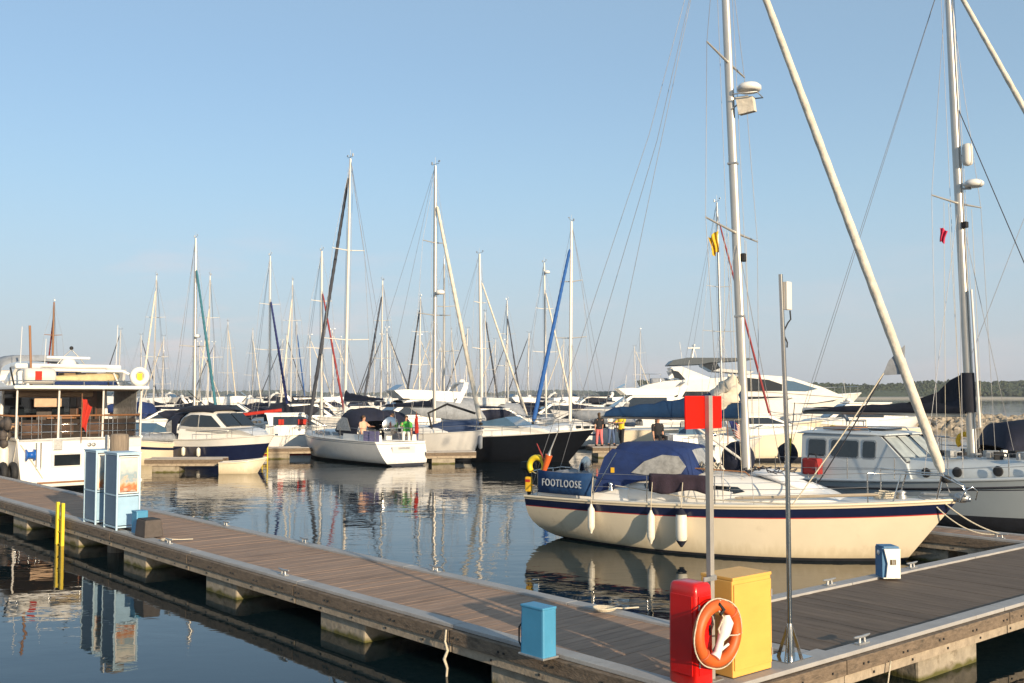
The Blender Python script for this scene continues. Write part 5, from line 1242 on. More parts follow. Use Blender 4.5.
MB().arch([(2.2, 1.1, 1.25, 2.0), (2.4, 1.12, 1.22, 2.45), (3.2, 1.12, 1.2, 2.6), (4.0, 1.1, 1.3, 2.5), (4.6, 1.0, 1.45, 1.75)], .025, 14, 1, 0).build('sprayhood', NCAN, wy)
for sg in (-1, 1): MB().extr([(2.7, sg * 1.14, 1.5), (3.1, sg * 1.13, 2.1), (3.6, sg * 1.12, 2.15), (4.1, sg * 1.12, 1.9), (4.2, sg * 1.12, 1.5)], (0, sg * .01, 0)).build('hood_window', CLEAR, wy)
for sg in (-1, 1):
    MB().loft([[(x, sg * (y0 + dy), z) for dy, z in ((0, .98), (-.03, 1.35), (-.22, 1.37), (-.28, .9))] for x, y0 in ((.3, 1.05), (1.6, 1.2), (3.4, 1.2))]).build('cockpit_coaming', WHITE, wy)
MB().lathe([(.02, -.02), (.42, -.02), (.45, 0), (.42, .02), (.02, .02)], (.95, 0, 1.75), 22, ax='x').build('steering_wheel', STEEL, wy)
MB().box((1.15, 0, 1.4), (.25, .3, .8), bev=.05).build('wheel_pedestal', WHITE, wy)
MB().box((-.30, 0, .5), (.03, 1.2, .72), bev=.01).build('stern_panel', WHITE2, wy)
MB().box((-.34, 0, .78), (.02, .6, .09)).build('name_board', GALV, wy)
MB().extr([(.15, 1.02, 1.0), (1.2, 1.25, 1.0), (1.2, 1.27, 1.55), (.15, 1.04, 1.55)], (0, .02, 0)).build('cockpit_dodger', mat('mauve_canvas', (.16, .15, .28), .85), wy)
MB().extr([(.15, -1.04, 1.0), (1.2, -1.27, 1.0), (1.2, -1.29, 1.5), (.15, -1.06, 1.5)], (0, .02, 0)).build('cockpit_dodger', mat('mauve_canvas', (.16, .15, .28), .85), wy)
rail_run(wy, bh, sh_, [.1, 1.4, 3.0, 4.6, 6.2, 7.8, 9.3], .6, r=.016, wr=.009)
MB().tube([(.1, -1.05, 1.65), (-.1, -.6, 1.68), (-.1, .6, 1.68), (.1, 1.05, 1.65)], .02, 5).build('pushpit_rail', STEEL, wy)
MB().tube([(9.3, -.3, 1.85), (9.9, 0, 1.88), (9.3, .3, 1.85)], .02, 5).build('pulpit_rail', STEEL, wy)
mast_rig(wy, 5.55, 1.45, 15.2, 5.15, .105, (9.75, 0, 1.3), (.1, 0, 1.1), 1.5, 1.1, (.33, .66), 1.25, GRYS, .10, .975, mastm=ALUW, wr=.010, boomx=1.4, boomz=2.9, cover=NCAN, coverh=.32, n=10)
# second white yacht, bow right
sailboat('white radar-masted yacht, bow right, moored beyond the scooped-stern yacht', 434.5, 50.6, 14.9, hdg(434.5, 481, 50.6, 3.4, 0), L_=10.5, B=3.4, hullm=WHITE, stripe=None, stay=SAIL, stayr=.11, cover=NCAN, seed=31, r=.10, radar=.5, wr=.010, staytop=.88, low_deck=1.22, mastm=ALU, mfrac=.66, rake=.0)
# ------------------------------------------------------------------ black hulled sports boat
sb_ = motorboat('sports_boat', 'black-hulled sports boat with white deck and blue cockpit cover', 506, 49.5, -24, 9.2, 3.1, 1.25, BLACKH, BLACKH, .5, None, False, seed=40)
MB().arch([(.4, 1.2, 1.3, 1.6), (1.5, 1.25, 1.3, 1.95), (2.8, 1.2, 1.35, 1.98), (3.6, 1.05, 1.5, 1.85), (4.2, .9, 1.6, 1.75)], .03, 12).build('cockpit_cover', mat('slate_blue_cover', (.035, .06, .13), .8, bump=.4), sb_)
MB().tube([(1.2, -1.25, 1.3), (.9, -1.2, 2.3), (1.9, -1.1, 2.75), (3.4, -1.0, 2.3)], .06, 8).build('arch_tube', RUB, sb_)
for x in (1.5, 4.0):
    t = thing('fender', 'grey fender on the black sports boat, %s' % ('nearer its stern' if x < 2 else 'amidships'), 'fender', sb_.matrix_basis @ Vector((x, -1.66, .95)), sb_.rotation_euler.z)
    MB().lathe([(.02, -.35), (.1, -.28), (.11, .28), (.02, .35)], n=10).build('body', GCAN, t); MB().tube([(0, 0, .3), (0, .05, .6)], .01, 4).build('lanyard', ROPE, t)
# ------------------------------------------------------------------ white cabin cruiser (left)
cc = thing('cabin_cruiser', 'white cabin cruiser with black roof cover and curved dark windows behind the left finger pontoon', 'motor boat', (W(187, 48.5)[0], 48.5, 0), math.radians(-33)); cc.scale = (.87, .9, .96)
bc_, sc_ = hull_parts(cc, 6.9, 2.9, lambda t: 1.12 + .02 * t + .32 * t ** 2, [(.74, 1), (1, 0)], [WHITE, NAVY, CREAM], rake=1.2, over=-.1, ws=.9, tm=.42, p=2.4, wlk=.84, rail=WHITE2, railr=.035)
m = MB().prism([(.9, 1.1, 1.22), (6.3, 1.35, .4), (5.4, 1.66, .8), (4.5, 1.78, 1.02), (1.0, 1.7, 1.2)]); m.build('fore_cabin', WHITE, cc)
rings = []
for X, w, z in ((.7, 1.10, 1.9), (.9, 1.12, 2.35), (1.5, 1.14, 2.62), (2.6, 1.10, 2.68), (3.2, 1.04, 2.55), (3.9, 1.0, 2.1), (4.5, .98, 1.75)):
    rings.append([(X, -w * math.copysign(abs(math.cos(q)) ** .35, math.cos(q)) * (1 - .12 * math.sin(q)), 1.6 + (z - 1.6) * math.sin(q) ** .5) for q in [PI * k / 14 for k in range(15)]])
MB().loft(rings, sm=True).build('wheelhouse', WHITE, cc)
chw = lambda X, Z: (1.14 if X < 2.6 else 1.14 - (X - 2.6) * .085) * (1 - .10 * max(0, (Z - 1.7)))
m = MB(); sidewin(m, [(1.0, 1.85), (1.8, 1.80), (2.4, 1.80), (2.4, 2.38), (1.8, 2.38), (1.25, 2.25), (1.0, 2.02)], chw, .012); sidewin(m, [(2.5, 1.80), (4.05, 1.82), (3.3, 2.34), (2.5, 2.38)], chw, .012); m.build('side_window', GLASS, cc)
for y0, y1 in ((-.9, -.04), (.04, .9)): MB().extr([(4.42, y0, 1.84), (4.42, y1, 1.84), (3.52, y1 * .92, 2.42), (3.52, y0 * .92, 2.42)], (.05, 0, .04)).build('windscreen_pane', GLASS, cc)
MB().arch([(.3, 1.0, 2.45, 2.62), (1.0, 1.02, 2.5, 2.82), (2.4, 1.0, 2.55, 2.86), (3.4, .9, 2.52, 2.64)], .03, 12).build('roof_cover', KCAN, cc)
MB().arch([(-.5, 1.1, 1.2, 1.9), (-.3, 1.15, 1.2, 2.35), (.2, 1.18, 1.2, 2.5), (.7, 1.17, 1.2, 2.45)], .02, 12, 1, 0).build('cockpit_canopy', NCAN, cc)
MB().extr([(-.25, -1.18, 1.4), (.35, -1.19, 1.4), (.3, -1.17, 2.1), (-.1, -1.16, 1.95)], (0, -.01, 0)).build('canopy_window', CLEAR, cc)
for sg in (-1, 1):
    xs = [2.6, 3.8, 5.0, 6.0, 6.8]
    MB().tube([(x, sg * (bc_(x) - .05), sc_(x) + .42) for x in xs] + [(7.05, 0, sc_(7) + .45)], .016, 5).build('bow_rail', STEEL, cc)
    for x in xs: MB().tube([(x, sg * (bc_(x) - .05), sc_(x)), (x, sg * (bc_(x) - .05), sc_(x) + .42)], .013, 5).build('stanchion', STEEL, cc)
for x in (.5, 1.8, 3.0): MB().lathe([(.02, -.22), (.1, -.15), (.1, .15), (.02, .22)], (x, -1.55, .62), 8).build('side_fender', BUCK, cc)
MB().tube([(1.2, .3, 2.8), (-.6, .6, 3.5)], .02, 5).build('whip_antenna', RUB, cc)
# cream tender at the end of the finger
td = thing('tender', 'upturned-looking cream tender floating at the end of the left finger pontoon', 'dinghy', (W(222, 41.3)[0], 41.3, 0), .10)
hull_parts(td, 1.85, 1.1, lambda t: .42 + .18 * t ** 2, [(1, 0)], [CREAM], rake=.35, over=.0, ws=.8, p=2.2, rail=CREAM, railr=.035, draft=.1)
MB().box((.2, 0, .36), (.25, .8, .05), bev=.01).build('thwart', WOOD, td)
# covered small boat left of cruiser
mb_ = motorboat('day_boat', 'small cream day boat with grey cover between the trawler yacht and the cabin cruiser', 150, 47.0, -108, 4.8, 2.0, 1.0, CREAM, CREAM, .3, None, False, seed=41, stripe=NAVY)
MB().arch([(.2, 1.0, 1.0, 1.2), (1.5, 1.05, 1.0, 1.5), (3.2, .95, 1.1, 1.45), (4.4, .6, 1.2, 1.3)], .03, 10).build('boat_cover', GCAN, mb_)
# yellow ladder
t = thing('safety_ladder', 'small yellow safety ladder on the far finger pontoon', 'ladder', (W(266.5, 49.9)[0], 49.9, 0), 0)
for sx in (-.13, .13): MB().tube([(sx, -.1, -.2), (sx, -.1, 1.05), (sx, .1, 1.1)], .035, 6).build('upright', YELP, t)
for i in range(4): MB().tube([(-.13, -.1, .05 + i * .26), (.13, -.1, .05 + i * .26)], .02, 5).build('rung', YELP, t)
# red and white wheelhouse boat
rw = motorboat('fishing_cruiser', 'white wheelhouse boat with red window covers and black outboard', 300, 56, 12, 7.5, 2.7, 1.05, WHITE, REDL, 1.15, None, False, seed=42, anchor=.45)
MB().box((3.6, -1.02, 1.72), (.6, .03, .3), bev=.02).build('window_cover', FLAGR, rw); MB().box((2.4, -1.05, 1.72), (.3, .03, .3), bev=.02).build('window_cover', FLAGR, rw)
MB().box((.0, -.4, 1.0), (.5, .3, 1.0), 0, 0, .12).build('outboard_engine', RUB, rw)
MB().tube([(-.2, .9, 1.1), (.2, .5, 2.1), (2.4, .4, 2.35)], .10, 8).build('red_boom', FLAGR, rw)
# motor yacht with white arch behind the two white yachts
motorboat('motor_yacht', 'white flybridge motor yacht with radar arch between the navy sail covers in mid harbour', 402, 62, 205, 10.5, 3.6, 1.5, WHITE, BOOT, 1.5, GCAN, True, True, seed=43, anchor=.5)
# gin palace beside walkway pontoon
motorboat('motor_yacht', 'white flybridge motor yacht left of the superyacht, beyond the woman on the walkway', 627, 78, 185, 12, 3.8, 1.6, WHITE, BOOT, 1.6, None, True, True, seed=44)
motorboat('motor_yacht', 'cream motor yacht with steep windscreen just behind the cream yacht sprayhood', 722, 56, -5, 11, 3.6, 1.45, CREAM, BOOT, 1.25, None, False, False, seed=45)
motorboat('motor_boat', 'white cabin boat right of the cream yacht mast, below the superyacht', 765, 50, 4, 8.5, 3.0, 1.3, CREAM, BOOT, 1.0, None, False, False, seed=46)
motorboat('motor_boat', 'cream motor boat with raked panels in front of the breakwater', 842, 62, 178, 9, 3.2, 1.35, CREAM, BOOT, 1.4, None, False, False, seed=47)
motorboat('motor_boat', 'white motor boat under a grey canopy right of the bright blue furled sail', 575, 64, 160, 8.5, 3.0, 1.2, WHITE, BOOT, 1.1, GCAN, True, seed=48)
motorboat('motor_yacht', 'white flybridge motor yacht at the extreme left edge beyond the trawler yacht', -12, 50, 78, 11, 3.8, 1.6, WHITE, BOOT, 1.5, None, True, True, seed=49)
bg = [(160, 66, 200, NCAN, 'white motor boat with navy canopy just right of the trawler yacht roof posts'), (240, 84, 10, None, 'white motor boat behind the bow of the cabin cruiser'), (283, 78, 150, NCAN, 'white motor boat with navy canopy above the black outboard'),
      (318, 72, 20, KCAN, 'white motor boat with black canopy behind the red and white wheelhouse boat'), (350, 82, 185, None, 'distant white motor boat behind the scooped-stern yacht mast'), (462, 72, 175, GCAN, 'white motor boat with grey canopy behind the cream furled sail of the bow-on yacht'),
      (508, 70, 15, NCAN, 'white motor boat with navy canopy directly behind the black sports boat'), (548, 80, 190, None, 'distant white motor boat where the bright blue furled sail meets the deck line'), (600, 92, 20, None, 'distant white motor boat left of the flybridge yacht at the walkway'),
      (112, 80, 170, BCAN, 'distant motor boat with blue canopy seen beneath the trawler yacht roof'), (180, 96, 0, None, 'distant white motor boat just left of the thick buff mast'), (430, 98, 5, None, 'distant white motor boat between the two navy sail covers'),
      (880, 84, 6, None, 'white motor boat just in front of the breakwater rocks'), (660, 96, 180, None, 'distant white motor boat below the superyacht stern')]
for i, (px, D, h_, can, lab) in enumerate(bg):
    motorboat('motor_boat', lab, px, D, h_ , 7.5 + (i % 3), 2.8, 1.15 + .1 * (i % 2), [WHITE, CREAM, WHITE2][i % 3], BOOT, 1.1 + .2 * (i % 2), can, i % 2 == 0, i % 4 == 1, seed=60 + i, group='motor boats in the far berths')
protoM = [motorboat('motor_boat', 'x', 300, 130, 10, 8.5, 3, 1.3, WHITE, BOOT, 1.2, None, True, seed=201, group='motor boats in the farthest row'),
          motorboat('motor_boat', 'x', 300, 130, 10, 8, 2.9, 1.2, CREAM, NAVY, 1.2, NCAN, False, True, seed=202, group='motor boats in the farthest row'),
          motorboat('motor_boat', 'x', 300, 130, 10, 9.5, 3.1, 1.5, WHITE2, BLACKH, 1.4, KCAN, True, seed=203, group='motor boats in the farthest row')]
kinds = ['white arch boat', 'cream navy-canopied boat', 'greyish black-canopied boat']
gaps = [(146, 'the leftmost cream sail'), (196, 'the thick buff mast'), (270, 'the indigo furled sail'), (322, 'the red furled sail'), (345, 'the tallest left-hand mast'), (381, 'the dark grey furled sail'), (434, 'the tall radar mast'), (482, 'the black boat'), (545, 'the crossing white sail'), (600, 'the walking woman'), (660, 'the superyacht stern')]
random.seed(77); used = [False] * 3
for (a, na), (b_, nb) in zip(gaps, gaps[1:]):
    n = 3 if b_ - a > 45 else 2
    for i in range(n):
        px = a + (b_ - a) * (i + .5) / n; D = random.uniform(92, 138); q = Vector((*W(px, D), 0)); rz = random.choice((0, PI)) + random.uniform(-.5, .5)
        q = q - Vector((math.cos(rz), math.sin(rz), 0)) * 4
        lab = 'distant %s between %s and %s' % (kinds[i], na, nb)
        if not used[i]: o = protoM[i]; o.location = q; o.rotation_euler = (0, 0, rz); o['label'] = lab; used[i] = True
        else: dup(protoM[i], q, rz, lab)
# ------------------------------------------------------------------ superyacht
SX = W(640, 90)[0]
su = thing('superyacht', 'large white three-deck superyacht with dark windows behind the cream yacht mast', 'superyacht', (SX, 93, 0), -.06)
k = .09
hull_parts(su, 20.5, 5.2, lambda t: 2.35 + .2 * t + .75 * t ** 1.6, [(.08, 1), (1, 0)], [WHITE, BOOT], rake=3.0, over=-.4, ws=.9, tm=.45, p=2.6, wlk=.85, rail=WHITE, railr=.06)
def spx(px, y): return ((px - 640) * k, H + (HY - y) * .0905)
def sprism(nm, pts, hw, mt, off=0): 
    q = [(*spx(px, y), hw - off) for px, y in pts]; return MB().prism(q).build(nm, mt, su)
sprism('main_saloon', [(668, 403), (815, 403), (845, 398), (812, 392), (672, 390)], 2.35, WHITE)
sprism('boat_deck', [(641, 388), (650, 384.5), (668, 381), (720, 378), (752, 374.5), (790, 377), (822, 387), (846, 397.5), (812, 395), (756, 391), (690, 391.5), (655, 392), (642, 390.5)], 2.5, WHITE)
sprism('saloon_window', [(673, 397), (716, 397), (724, 392), (680, 391.5), (673, 393)], 2.385, GLASS)
sprism('upper_window', [(737, 391), (783, 391), (783, 384.5), (770, 380), (745, 377.5), (737, 383)], 2.53, GLASS)
sprism('windscreen', [(786, 391), (806, 391.5), (818, 389), (795, 381.5), (784, 380), (784, 385)], 2.52, BLUEGLASS)
sprism('hull_window', [(742, 400), (788, 400), (794, 398), (788, 396.5), (742, 396.5)], 2.42, GLASS)
sprism('flybridge', [(674, 367), (684, 366.5), (718, 380), (735, 384), (700, 384.5), (680, 377)], 2.2, WHITE)
sprism('wing_window', [(673.5, 370), (681, 371.5), (688, 379.5), (677, 378)], 2.24, GLASS)
sprism('hardtop', [(672, 364), (676, 360), (690, 357.6), (752, 358), (757, 359.3), (745, 360.4), (712, 362.5), (705, 364), (672, 365.2)], 2.1, mat('slate_hardtop', (.06, .075, .09), .4))
sprism('hardtop_front', [(704, 361), (720, 361), (724, 368), (716, 371), (707, 366)], 1.4, GLASS)
sprism('fly_screen', [(716, 371), (752, 374), (757, 371.5), (722, 368.5)], 1.9, GALV)
m = MB(); x0, z0 = spx(697, 357.5)
m.tube([(x0, -.4, z0), (x0 + .2, -.3, z0 + .9)], .10, 6); m.tube([(x0, .4, z0), (x0 + .2, .3, z0 + .9)], .10, 6); m.box((x0 + .2, 0, z0 + .95), (1.1, .5, .12)); m.box((x0 + .2, 0, z0 + 1.2), (.14, 1.6, .12)); m.build('radar_mast', WHITE, su)
for px_, h_ in ((688, 1.6), (703, 1.2)): q = spx(px_, 358); MB().tube([(q[0], .6, q[1]), (q[0] - .2, .6, q[1] + h_)], .025, 4).build('whip_antenna', WHITE, su)
q = spx(663, 384); MB().box((q[0], 0, q[1] + .3), (1.6, 2.4, .5), bev=.15).build('deck_tender', GCAN, su)
MB().tube([(.3, -2.3, spx(0, 389)[1]), (.3, -2.3, 2.4)], .07, 6).build('deck_post', GALV, su); q = spx(651, 384)
MB().tube([(q[0] - .6, -2.2, q[1] + .9), (q[0] + 1.1, -2.2, q[1] + .9), (q[0] + 1.1, -2.2, q[1])], .03, 5).build('deck_rail', STEEL, su)
for px_ in (645, 652): q = spx(px_, 384); MB().tube([(q[0], -2.2, q[1] - .1), (q[0], -2.2, q[1] + .9)], .03, 5).build('stanchion', STEEL, su)
for sg in (-1,):
    xs = [14.5 + i * .8 for i in range(8)]
    MB().tube([(x, sg * 2.2 * (1 - ((x - 14) / 6.8) ** 2), 3.0 + .04 * (x - 14) + .7) for x in xs], .03, 5).build('bow_rail', STEEL, su)
    for x in xs: y_ = sg * 2.2 * (1 - ((x - 14) / 6.8) ** 2); MB().tube([(x, y_, 2.9), (x, y_, 3.7 + .04 * (x - 14))], .02, 4).build('stanchion', STEEL, su)
# rail fence on the breakwater arm behind
# yacht with yellow flag, red stay, behind the main mast
sailboat('sailing yacht with red furled sail and thin grey mast left of the big mast', 722, 56, 14.1, hdg(722, 773, 56, 4.7, 0), L_=10.5, stay=REDS, stayr=.06, cover=BCOV, seed=71, r=.075, wr=.009, spr=(.42, .62), mastm=GALV, rake=.35, staytop=.95)
# covered yacht at the right edge
cy = sailboat('yacht whose black boom cover is cut by the right edge of the photo', 1085, 34, 15, 172, L_=11, stay=None, cover=KCAN, hoodm=NCAN, seed=72, hullm=GREYB, r=.1, group=None)
t = thing('motor_cruiser', 'low boat under a navy tent canopy with clear panel near the right photo edge', 'motor boat', (W(984, 30.9)[0], 30.9, 0), .05)
hull_parts(t, 6, 2.4, lambda q: 1.35 + .1 * q, [(1, 0)], [NAVY], rake=.8, over=0, ws=.9, rail=WHITE2)
MB().arch([(.1, 1.1, 1.3, 1.7), (.4, 1.1, 1.3, 2.35), (2.4, 1.1, 1.3, 2.6), (4, 1.0, 1.3, 2.4), (4.6, .9, 1.3, 1.7)], .03, 12).build('tent_canopy', NCAN, t)
MB().extr([(.9, -1.12, 1.65), (2.4, -1.12, 1.65), (2.2, -1.1, 2.25), (1.6, -1.1, 2.25)], (0, -.012, 0)).build('canopy_window', CLEAR, t)

# ================================================================== people
def person(label, loc, rz, shirt, trousers, hair=HAIRM, sit=False, short=False, arms=(.2, -.2), group=None, long_hair=False):
    t = thing('person', label, 'person', loc, rz, group)
    hip = .92 if not sit else .0
    J = {}
    V_ = []; E = []; R = []
    def v(p, r, par=None):
        V_.append(p); R.append(r)
        if par is not None: E.append((par, len(V_) - 1))
        return len(V_) - 1
    pel = v((0, 0, hip), (.14, .11)); sp1 = v((0, 0, hip + .18), (.125, .095), pel); ch = v((.02, 0, hip + .40), (.15, .11), sp1)
    nk = v((.02, 0, hip + .54), (.055, .055), ch); hd0 = v((.035, 0, hip + .62), (.075, .075), nk); hd1 = v((.045, 0, hip + .70), (.088, .082), hd0); hd2 = v((.03, 0, hip + .79), (.06, .06), hd1)
    v((.135, 0, hip + .69), (.012, .012), hd1)
    hands = []
    for i, sg in enumerate((-1, 1)):
        sd = v((.0, sg * .185, hip + .46), (.058, .058), ch); a = arms[i]
        eb = v((.03 + .26 * math.sin(a) * .8, sg * .24, hip + .46 - .27 * math.cos(a)), (.043, .043), sd)
        if abs(a) > .8: wr_ = v((.28 + .2, sg * .16, hip + .30), (.028, .028), eb)
        else: wr_ = v((.08 + .35 * math.sin(a), sg * .25, hip - .04), (.028, .028), eb)
        pw = Vector(V_[wr_]); pe = Vector(V_[eb]); dr = (pw - pe).normalized()
        hn = v(tuple(pw + dr * .07), (.036, .018), wr_)
        for f in range(4):
            b0 = pw + dr * .10 + Vector(((f - 1.5) * .018, 0, 0)); k1 = v(tuple(b0), (.009, .009), hn); v(tuple(b0 + dr * (.045 + .01 * (1.5 - abs(f - 1.4))) + Vector((.012, 0, -.006))), (.008, .008), k1)
        v(tuple(pw + dr * .06 + Vector((.045, 0, 0))), (.010, .010), hn)
    for sg in (-1, 1):
        h = v((.0, sg * .09, hip - .06), (.088, .088), pel)
        if sit:
            kn = v((.44, sg * .13, hip + .0), (.058, .058), h); an = v((.46, sg * .13, hip - .40), (.04, .04), kn); v((.60, sg * .14, hip - .45), (.04, .025), an)
        else:
            kn = v((.03 + .05 * sg, sg * .10, hip * .53), (.056, .056), h); an = v((-.02 + .12 * sg, sg * .10, .09), (.038, .038), kn); v((.13 + .12 * sg, sg * .11, .035), (.042, .026), an)
    me = bpy.data.meshes.new('body'); me.from_pydata(V_, E, []); 
    o = bpy.data.objects.new('body', me); C.objects.link(o); o.parent = t
    md = o.modifiers.new('Skin', 'SKIN'); 
    if not me.skin_vertices: 
        bm = bmesh.new(); bm.from_mesh(me); bm.verts.layers.skin.verify(); bm.to_mesh(me); bm.free()
    sk = me.skin_vertices[0].data
    for i, r in enumerate(R): sk[i].radius = r; sk[i].use_root = (i == 0)
    o.modifiers.new('Subsurf', 'SUBSURF').levels = 1; o.modifiers['Subsurf'].render_levels = 1
    me.materials.append(SKIN)
    # clothes
    def ringset(lst): return [[(c[0] + rx * math.cos(a), c[1] + ry * math.sin(a), c[2]) for a in [2 * PI * j / 14 for j in range(14)]] for c, rx, ry in lst]
    m = MB().loft(ringset([((0, 0, hip - .05), .135, .185), ((0, 0, hip + .16), .115, .16), ((.02, 0, hip + .36), .135, .20), ((.01, 0, hip + .49), .10, .18), ((.02, 0, hip + .55), .06, .075)]), sm=True)
    for i, sg in enumerate((-1, 1)):
        a = arms[i]; m.tube([(.0, sg * .16, hip + .48), (.0, sg * .21, hip + .42), (.03 + .26 * math.sin(a) * .7, sg * .243, hip + .46 - .25 * math.cos(a))], [.07, .07, .058], 10)
    m.build('shirt', shirt, t)
    m = MB().loft(ringset([((0, 0, hip + .06), .125, .165), ((0, 0, hip - .08), .13, .175)]), sm=True)
    for sg in (-1, 1):
        if sit: m.tube([(0, sg * .09, hip), (.25, sg * .11, hip + .005), (.44, sg * .13, hip), (.46, sg * .13, hip - .34)], [.10, .092, .075, .062], 10)
        else: m.tube([(0, sg * .085, hip - .02), (.03 + .05 * sg, sg * .10, hip * .53)] + ([] if short else [(-.02 + .12 * sg, sg * .10, .14)]), [.11, .075] + ([] if short else [.058]), 10)
    m.build('trousers', trousers, t)
    m = MB().ell((.01, 0, hip + .735), (.10, .093, .095), 14, 8)
    if long_hair: m.ell((-.06, 0, hip + .62), (.05, .08, .14), 10, 6)
    m.build('hair', hair, t)
    for sg in (-1, 1): MB().ell((.118, sg * .032, hip + .705), (.012, .013, .009), 8, 5).build('eye', RUB, t)
    if not sit:
        for sg in (-1, 1): MB().ell((.06 + .12 * sg, sg * .105, .045), (.14, .05, .045), 10, 6).build('shoe', RUB, t)
    return t
PINK = mat('pink_cloth', (.62, .16, .16), .85); BLACKC = mat('black_cloth', (.015, .015, .018), .9); GREENC = mat('green_cloth', (.06, .35, .05), .85); WHITEC = mat('white_cloth', (.7, .68, .62), .85); REDC = mat('red_cloth', (.55, .03, .03), .85)
def wyw(x, y, z): return wy.matrix_basis @ Vector((x, y, z))
person('person in black top and pink trousers walking on the far walkway pontoon', (W(599, 52)[0], 52, DZ), 1.9, BLACKC, PINK, arms=(.3, -.3), long_hair=True)
person('person in a pale top seated in the cockpit just behind the navy sprayhood', wyw(2.2, .75, 1.42), HA + PI + .3, mat('peach_cloth', (.62, .38, .26), .85), WHITEC, sit=True, arms=(.2, .9))
person('person in a red shirt seated by the wheel of the scooped-stern yacht', wyw(1.7, -.55, 1.5), HA + PI / 2, REDC, BLACKC, sit=True, arms=(.9, .9))
person('person in a green shirt at the stern of the scooped-stern yacht', wyw(.75, -.75, 1.42), HA + 2.6, GREENC, WHITEC, sit=True, arms=(.9, .3))
person('blond person in black jacket and red scarf behind the blue sprayhood', (W(657, 40)[0], 40, 1.55), -1.2, BLACKC, BLACKC, hair=mat('blond_hair', (.42, .25, .10), .8), sit=True, long_hair=True)
person('person in white on the walkway next to the yellow jacket', (W(611, 52.6)[0], 52.6, DZ), -1.2, WHITEC, mat('denim', (.08, .13, .25), .9), arms=(.9, .2))
person('person in a yellow jacket on the walkway pontoon', (W(621, 52.2)[0], 52.2, DZ), -2.2, YELP, BLACKC, arms=(.9, .9))
# boat that seats the blond person
mbd = motorboat('motor_boat', 'low white open boat just beyond the blue sprayhood, carrying the blond person', 695, 40.3, 3, 5.4, 2.2, 1.2, WHITE, BOOT, .3, None, False, seed=90, anchor=.5)
# flags
flag('red_ensign', 'red ensign hanging at the stern of the scooped-stern white yacht', wyw(-.15, -.75, 2.35), HA + 2.6, .5, .95, FLAGR, .9, pole=1.0)
q = Vector((*W(720, 56), H + (HY - 229) / F * 56)); flag('signal_flag', 'yellow signal flag hoisted left of the big cream yacht mast', q, 2.6, .7, 1.5, FLAGY, .9)
q = Vector((*W(943, 25.4), H + (HY - 226) / F * 25.4)); flag('courtesy_flag', 'small dark red flag flying below the spreader of the blue-grey yacht', q, -.4, .22, .45, mat('crimson_cloth', (.5, .02, .07), .85), .9)
q = Vector((*W(329, 45), 0))
qx = FW(5.0, -.1, 0)
def us(i, j): return 2 if (i < 4 and j < 3) else (0 if i % 2 == 0 else 1)
c0 = deckpt(728, 423, 2.43)
t = thing('striped_flag', 'red and white striped flag with blue canton hanging left of the cream yacht mast', 'flag', (W(727.5, 38)[0], 38, H + (HY - 419) / F * 38), -.25)
g = []
for i in range(14):
    v_ = i / 13; g.append([(u_ * .55 * (1 - .1 * v_) + .22 * v_ * (1 - u_ * .3), .06 * math.sin(u_ * 7 + v_ * 3), -v_ * .66 - u_ * .30 + .05 * math.sin(u_ * 5)) for u_ in [j / 8 for j in range(9)]])
MB().sheet(g, .006, 0, lambda i, j: 2 if (i < 7 and j < 4) else (0 if i % 2 == 0 else 1)).build('cloth', [FLAGR, FLAGW, FLAGB], t)
MB().tube([(-.02, 0, .15), (-.02, 0, -1.5)], .015, 6).build('flagstaff', WOOD, t)

# ================================================================== camera, light, air
cam = bpy.data.cameras.new('camera'); co = bpy.data.objects.new('camera', cam); C.objects.link(co)
cam.sensor_width = 36; cam.lens = 36 * F / 1024; cam.clip_start = .1; cam.clip_end = 20000
co.location = (0, 0, H); co.rotation_euler = (PI / 2 + math.atan((HY - 341.5) / F), 0, 0)
S.camera = co
EL = math.radians(13); sd = Vector((.52, -.854, 0)).normalized()      # towards the sun
AZ = math.atan2(sd.x, sd.y)
su_ = bpy.data.lights.new('sun', 'SUN'); su_.energy = 4.6; su_.angle = math.radians(.55); su_.color = (1.0, .80, .55)
so = bpy.data.objects.new('sun', su_); C.objects.link(so)
dr = -(sd * math.cos(EL) + Vector((0, 0, math.sin(EL)))); so.rotation_euler = dr.to_track_quat('-Z', 'Y').to_euler(); so.location = (20, -30, 30)
w = bpy.data.worlds.new('World'); S.world = w; w.use_nodes = True
nt = w.node_tree; N = nt.nodes; L = nt.links; bgn = N['Background']
sk = N.new('ShaderNodeTexSky'); sk.sky_type = 'NISHITA'; sk.sun_disc = False; sk.sun_elevation = EL; sk.sun_rotation = AZ
sk.altitude = 0; sk.air_density = SKY_AIR; sk.dust_density = SKY_DUST; sk.ozone_density = SKY_OZ
# thin low cloud
tc = N.new('ShaderNodeTexCoord'); mp = N.new('ShaderNodeMapping'); mp.inputs['Scale'].default_value = (1, 1, 4.5); L.new(tc.outputs['Generated'], mp.inputs['Vector'])
nz = N.new('ShaderNodeTexNoise'); nz.inputs['Scale'].default_value = 5.2; nz.inputs['Detail'].default_value = 7; nz.inputs['Roughness'].default_value = .55; L.new(mp.outputs['Vector'], nz.inputs['Vector'])
r = N.new('ShaderNodeValToRGB'); r.color_ramp.elements[0].position = .50; r.color_ramp.elements[1].position = .72; L.new(nz.outputs['Fac'], r.inputs['Fac'])
sp = N.new('ShaderNodeSeparateXYZ'); L.new(tc.outputs['Generated'], sp.inputs[0])
def mrange(s, a, b, c, d):
    x = N.new('ShaderNodeMapRange'); x.inputs[1].default_value = a; x.inputs[2].default_value = b; x.inputs[3].default_value = c; x.inputs[4].default_value = d; x.interpolation_type = 'SMOOTHSTEP'; L.new(s, x.inputs[0]); return x.outputs[0]
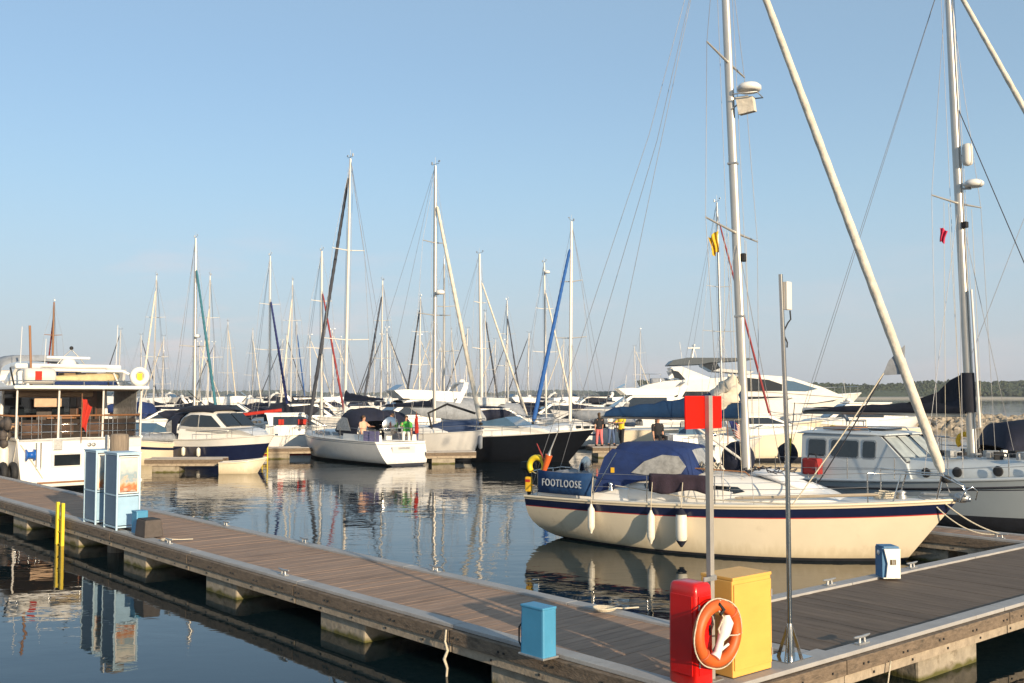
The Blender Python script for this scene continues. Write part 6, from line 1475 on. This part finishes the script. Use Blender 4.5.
def mulN(a, b):
    x = N.new('ShaderNodeMath'); x.operation = 'MULTIPLY'; L.new(a, x.inputs[0])
    if isinstance(b, float): x.inputs[1].default_value = b
    else: L.new(b, x.inputs[1])
    return x.outputs[0]
f = mulN(mulN(r.outputs[0], mrange(sp.outputs['Z'], .07, .19, 1, 0)), mrange(sp.outputs['X'], -.42, .1, 1, .25))
f = mulN(f, .75)
ve = N.new('ShaderNodeMath'); ve.operation = 'MAXIMUM'; L.new(mrange(sp.outputs['Z'], -.02, .34, VEIL[0], VEIL[1]), ve.inputs[0]); L.new(f, ve.inputs[1])
vc = N.new('ShaderNodeMix'); vc.data_type = 'RGBA'; L.new(mrange(sp.outputs['Z'], 0, .22, 0, 1), vc.inputs[0]); vc.inputs[6].default_value = VEILH; vc.inputs[7].default_value = VEILC
vm = N.new('ShaderNodeMix'); vm.data_type = 'RGBA'; L.new(ve.outputs[0], vm.inputs[0]); L.new(sk.outputs[0], vm.inputs[6]); L.new(vc.outputs[2], vm.inputs[7])
mx = N.new('ShaderNodeMix'); mx.data_type = 'RGBA'; L.new(f, mx.inputs[0]); L.new(vm.outputs[2], mx.inputs[6]); mx.inputs[7].default_value = CLOUD
L.new(mx.outputs[2], bgn.inputs['Color']); bgn.inputs['Strength'].default_value = SKY_STR
if HAZE:
    hm = bpy.data.materials.new('haze_air'); hm.use_nodes = True; nt = hm.node_tree; nt.nodes.remove(nt.nodes['Principled BSDF'])
    pv = nt.nodes.new('ShaderNodeVolumePrincipled'); pv.inputs['Density'].default_value = HAZE; pv.inputs['Color'].default_value = (.86, .90, .96, 1); pv.inputs['Anisotropy'].default_value = .2
    nt.links.new(pv.outputs[0], nt.nodes['Material Output'].inputs['Volume'])
    hz = MB().box((0, 2300, 13), (11000, 5400, 40)).build('haze', hm); tag(hz, 'pale air over the whole harbour', 'haze', kind='stuff')
S.view_settings.view_transform = 'Standard'; S.view_settings.look = 'None'; S.view_settings.exposure = EXPO; S.view_settings.gamma = 1
S.cycles.use_denoising = True
S.cycles.max_bounces = 6; S.cycles.transparent_max_bounces = 8
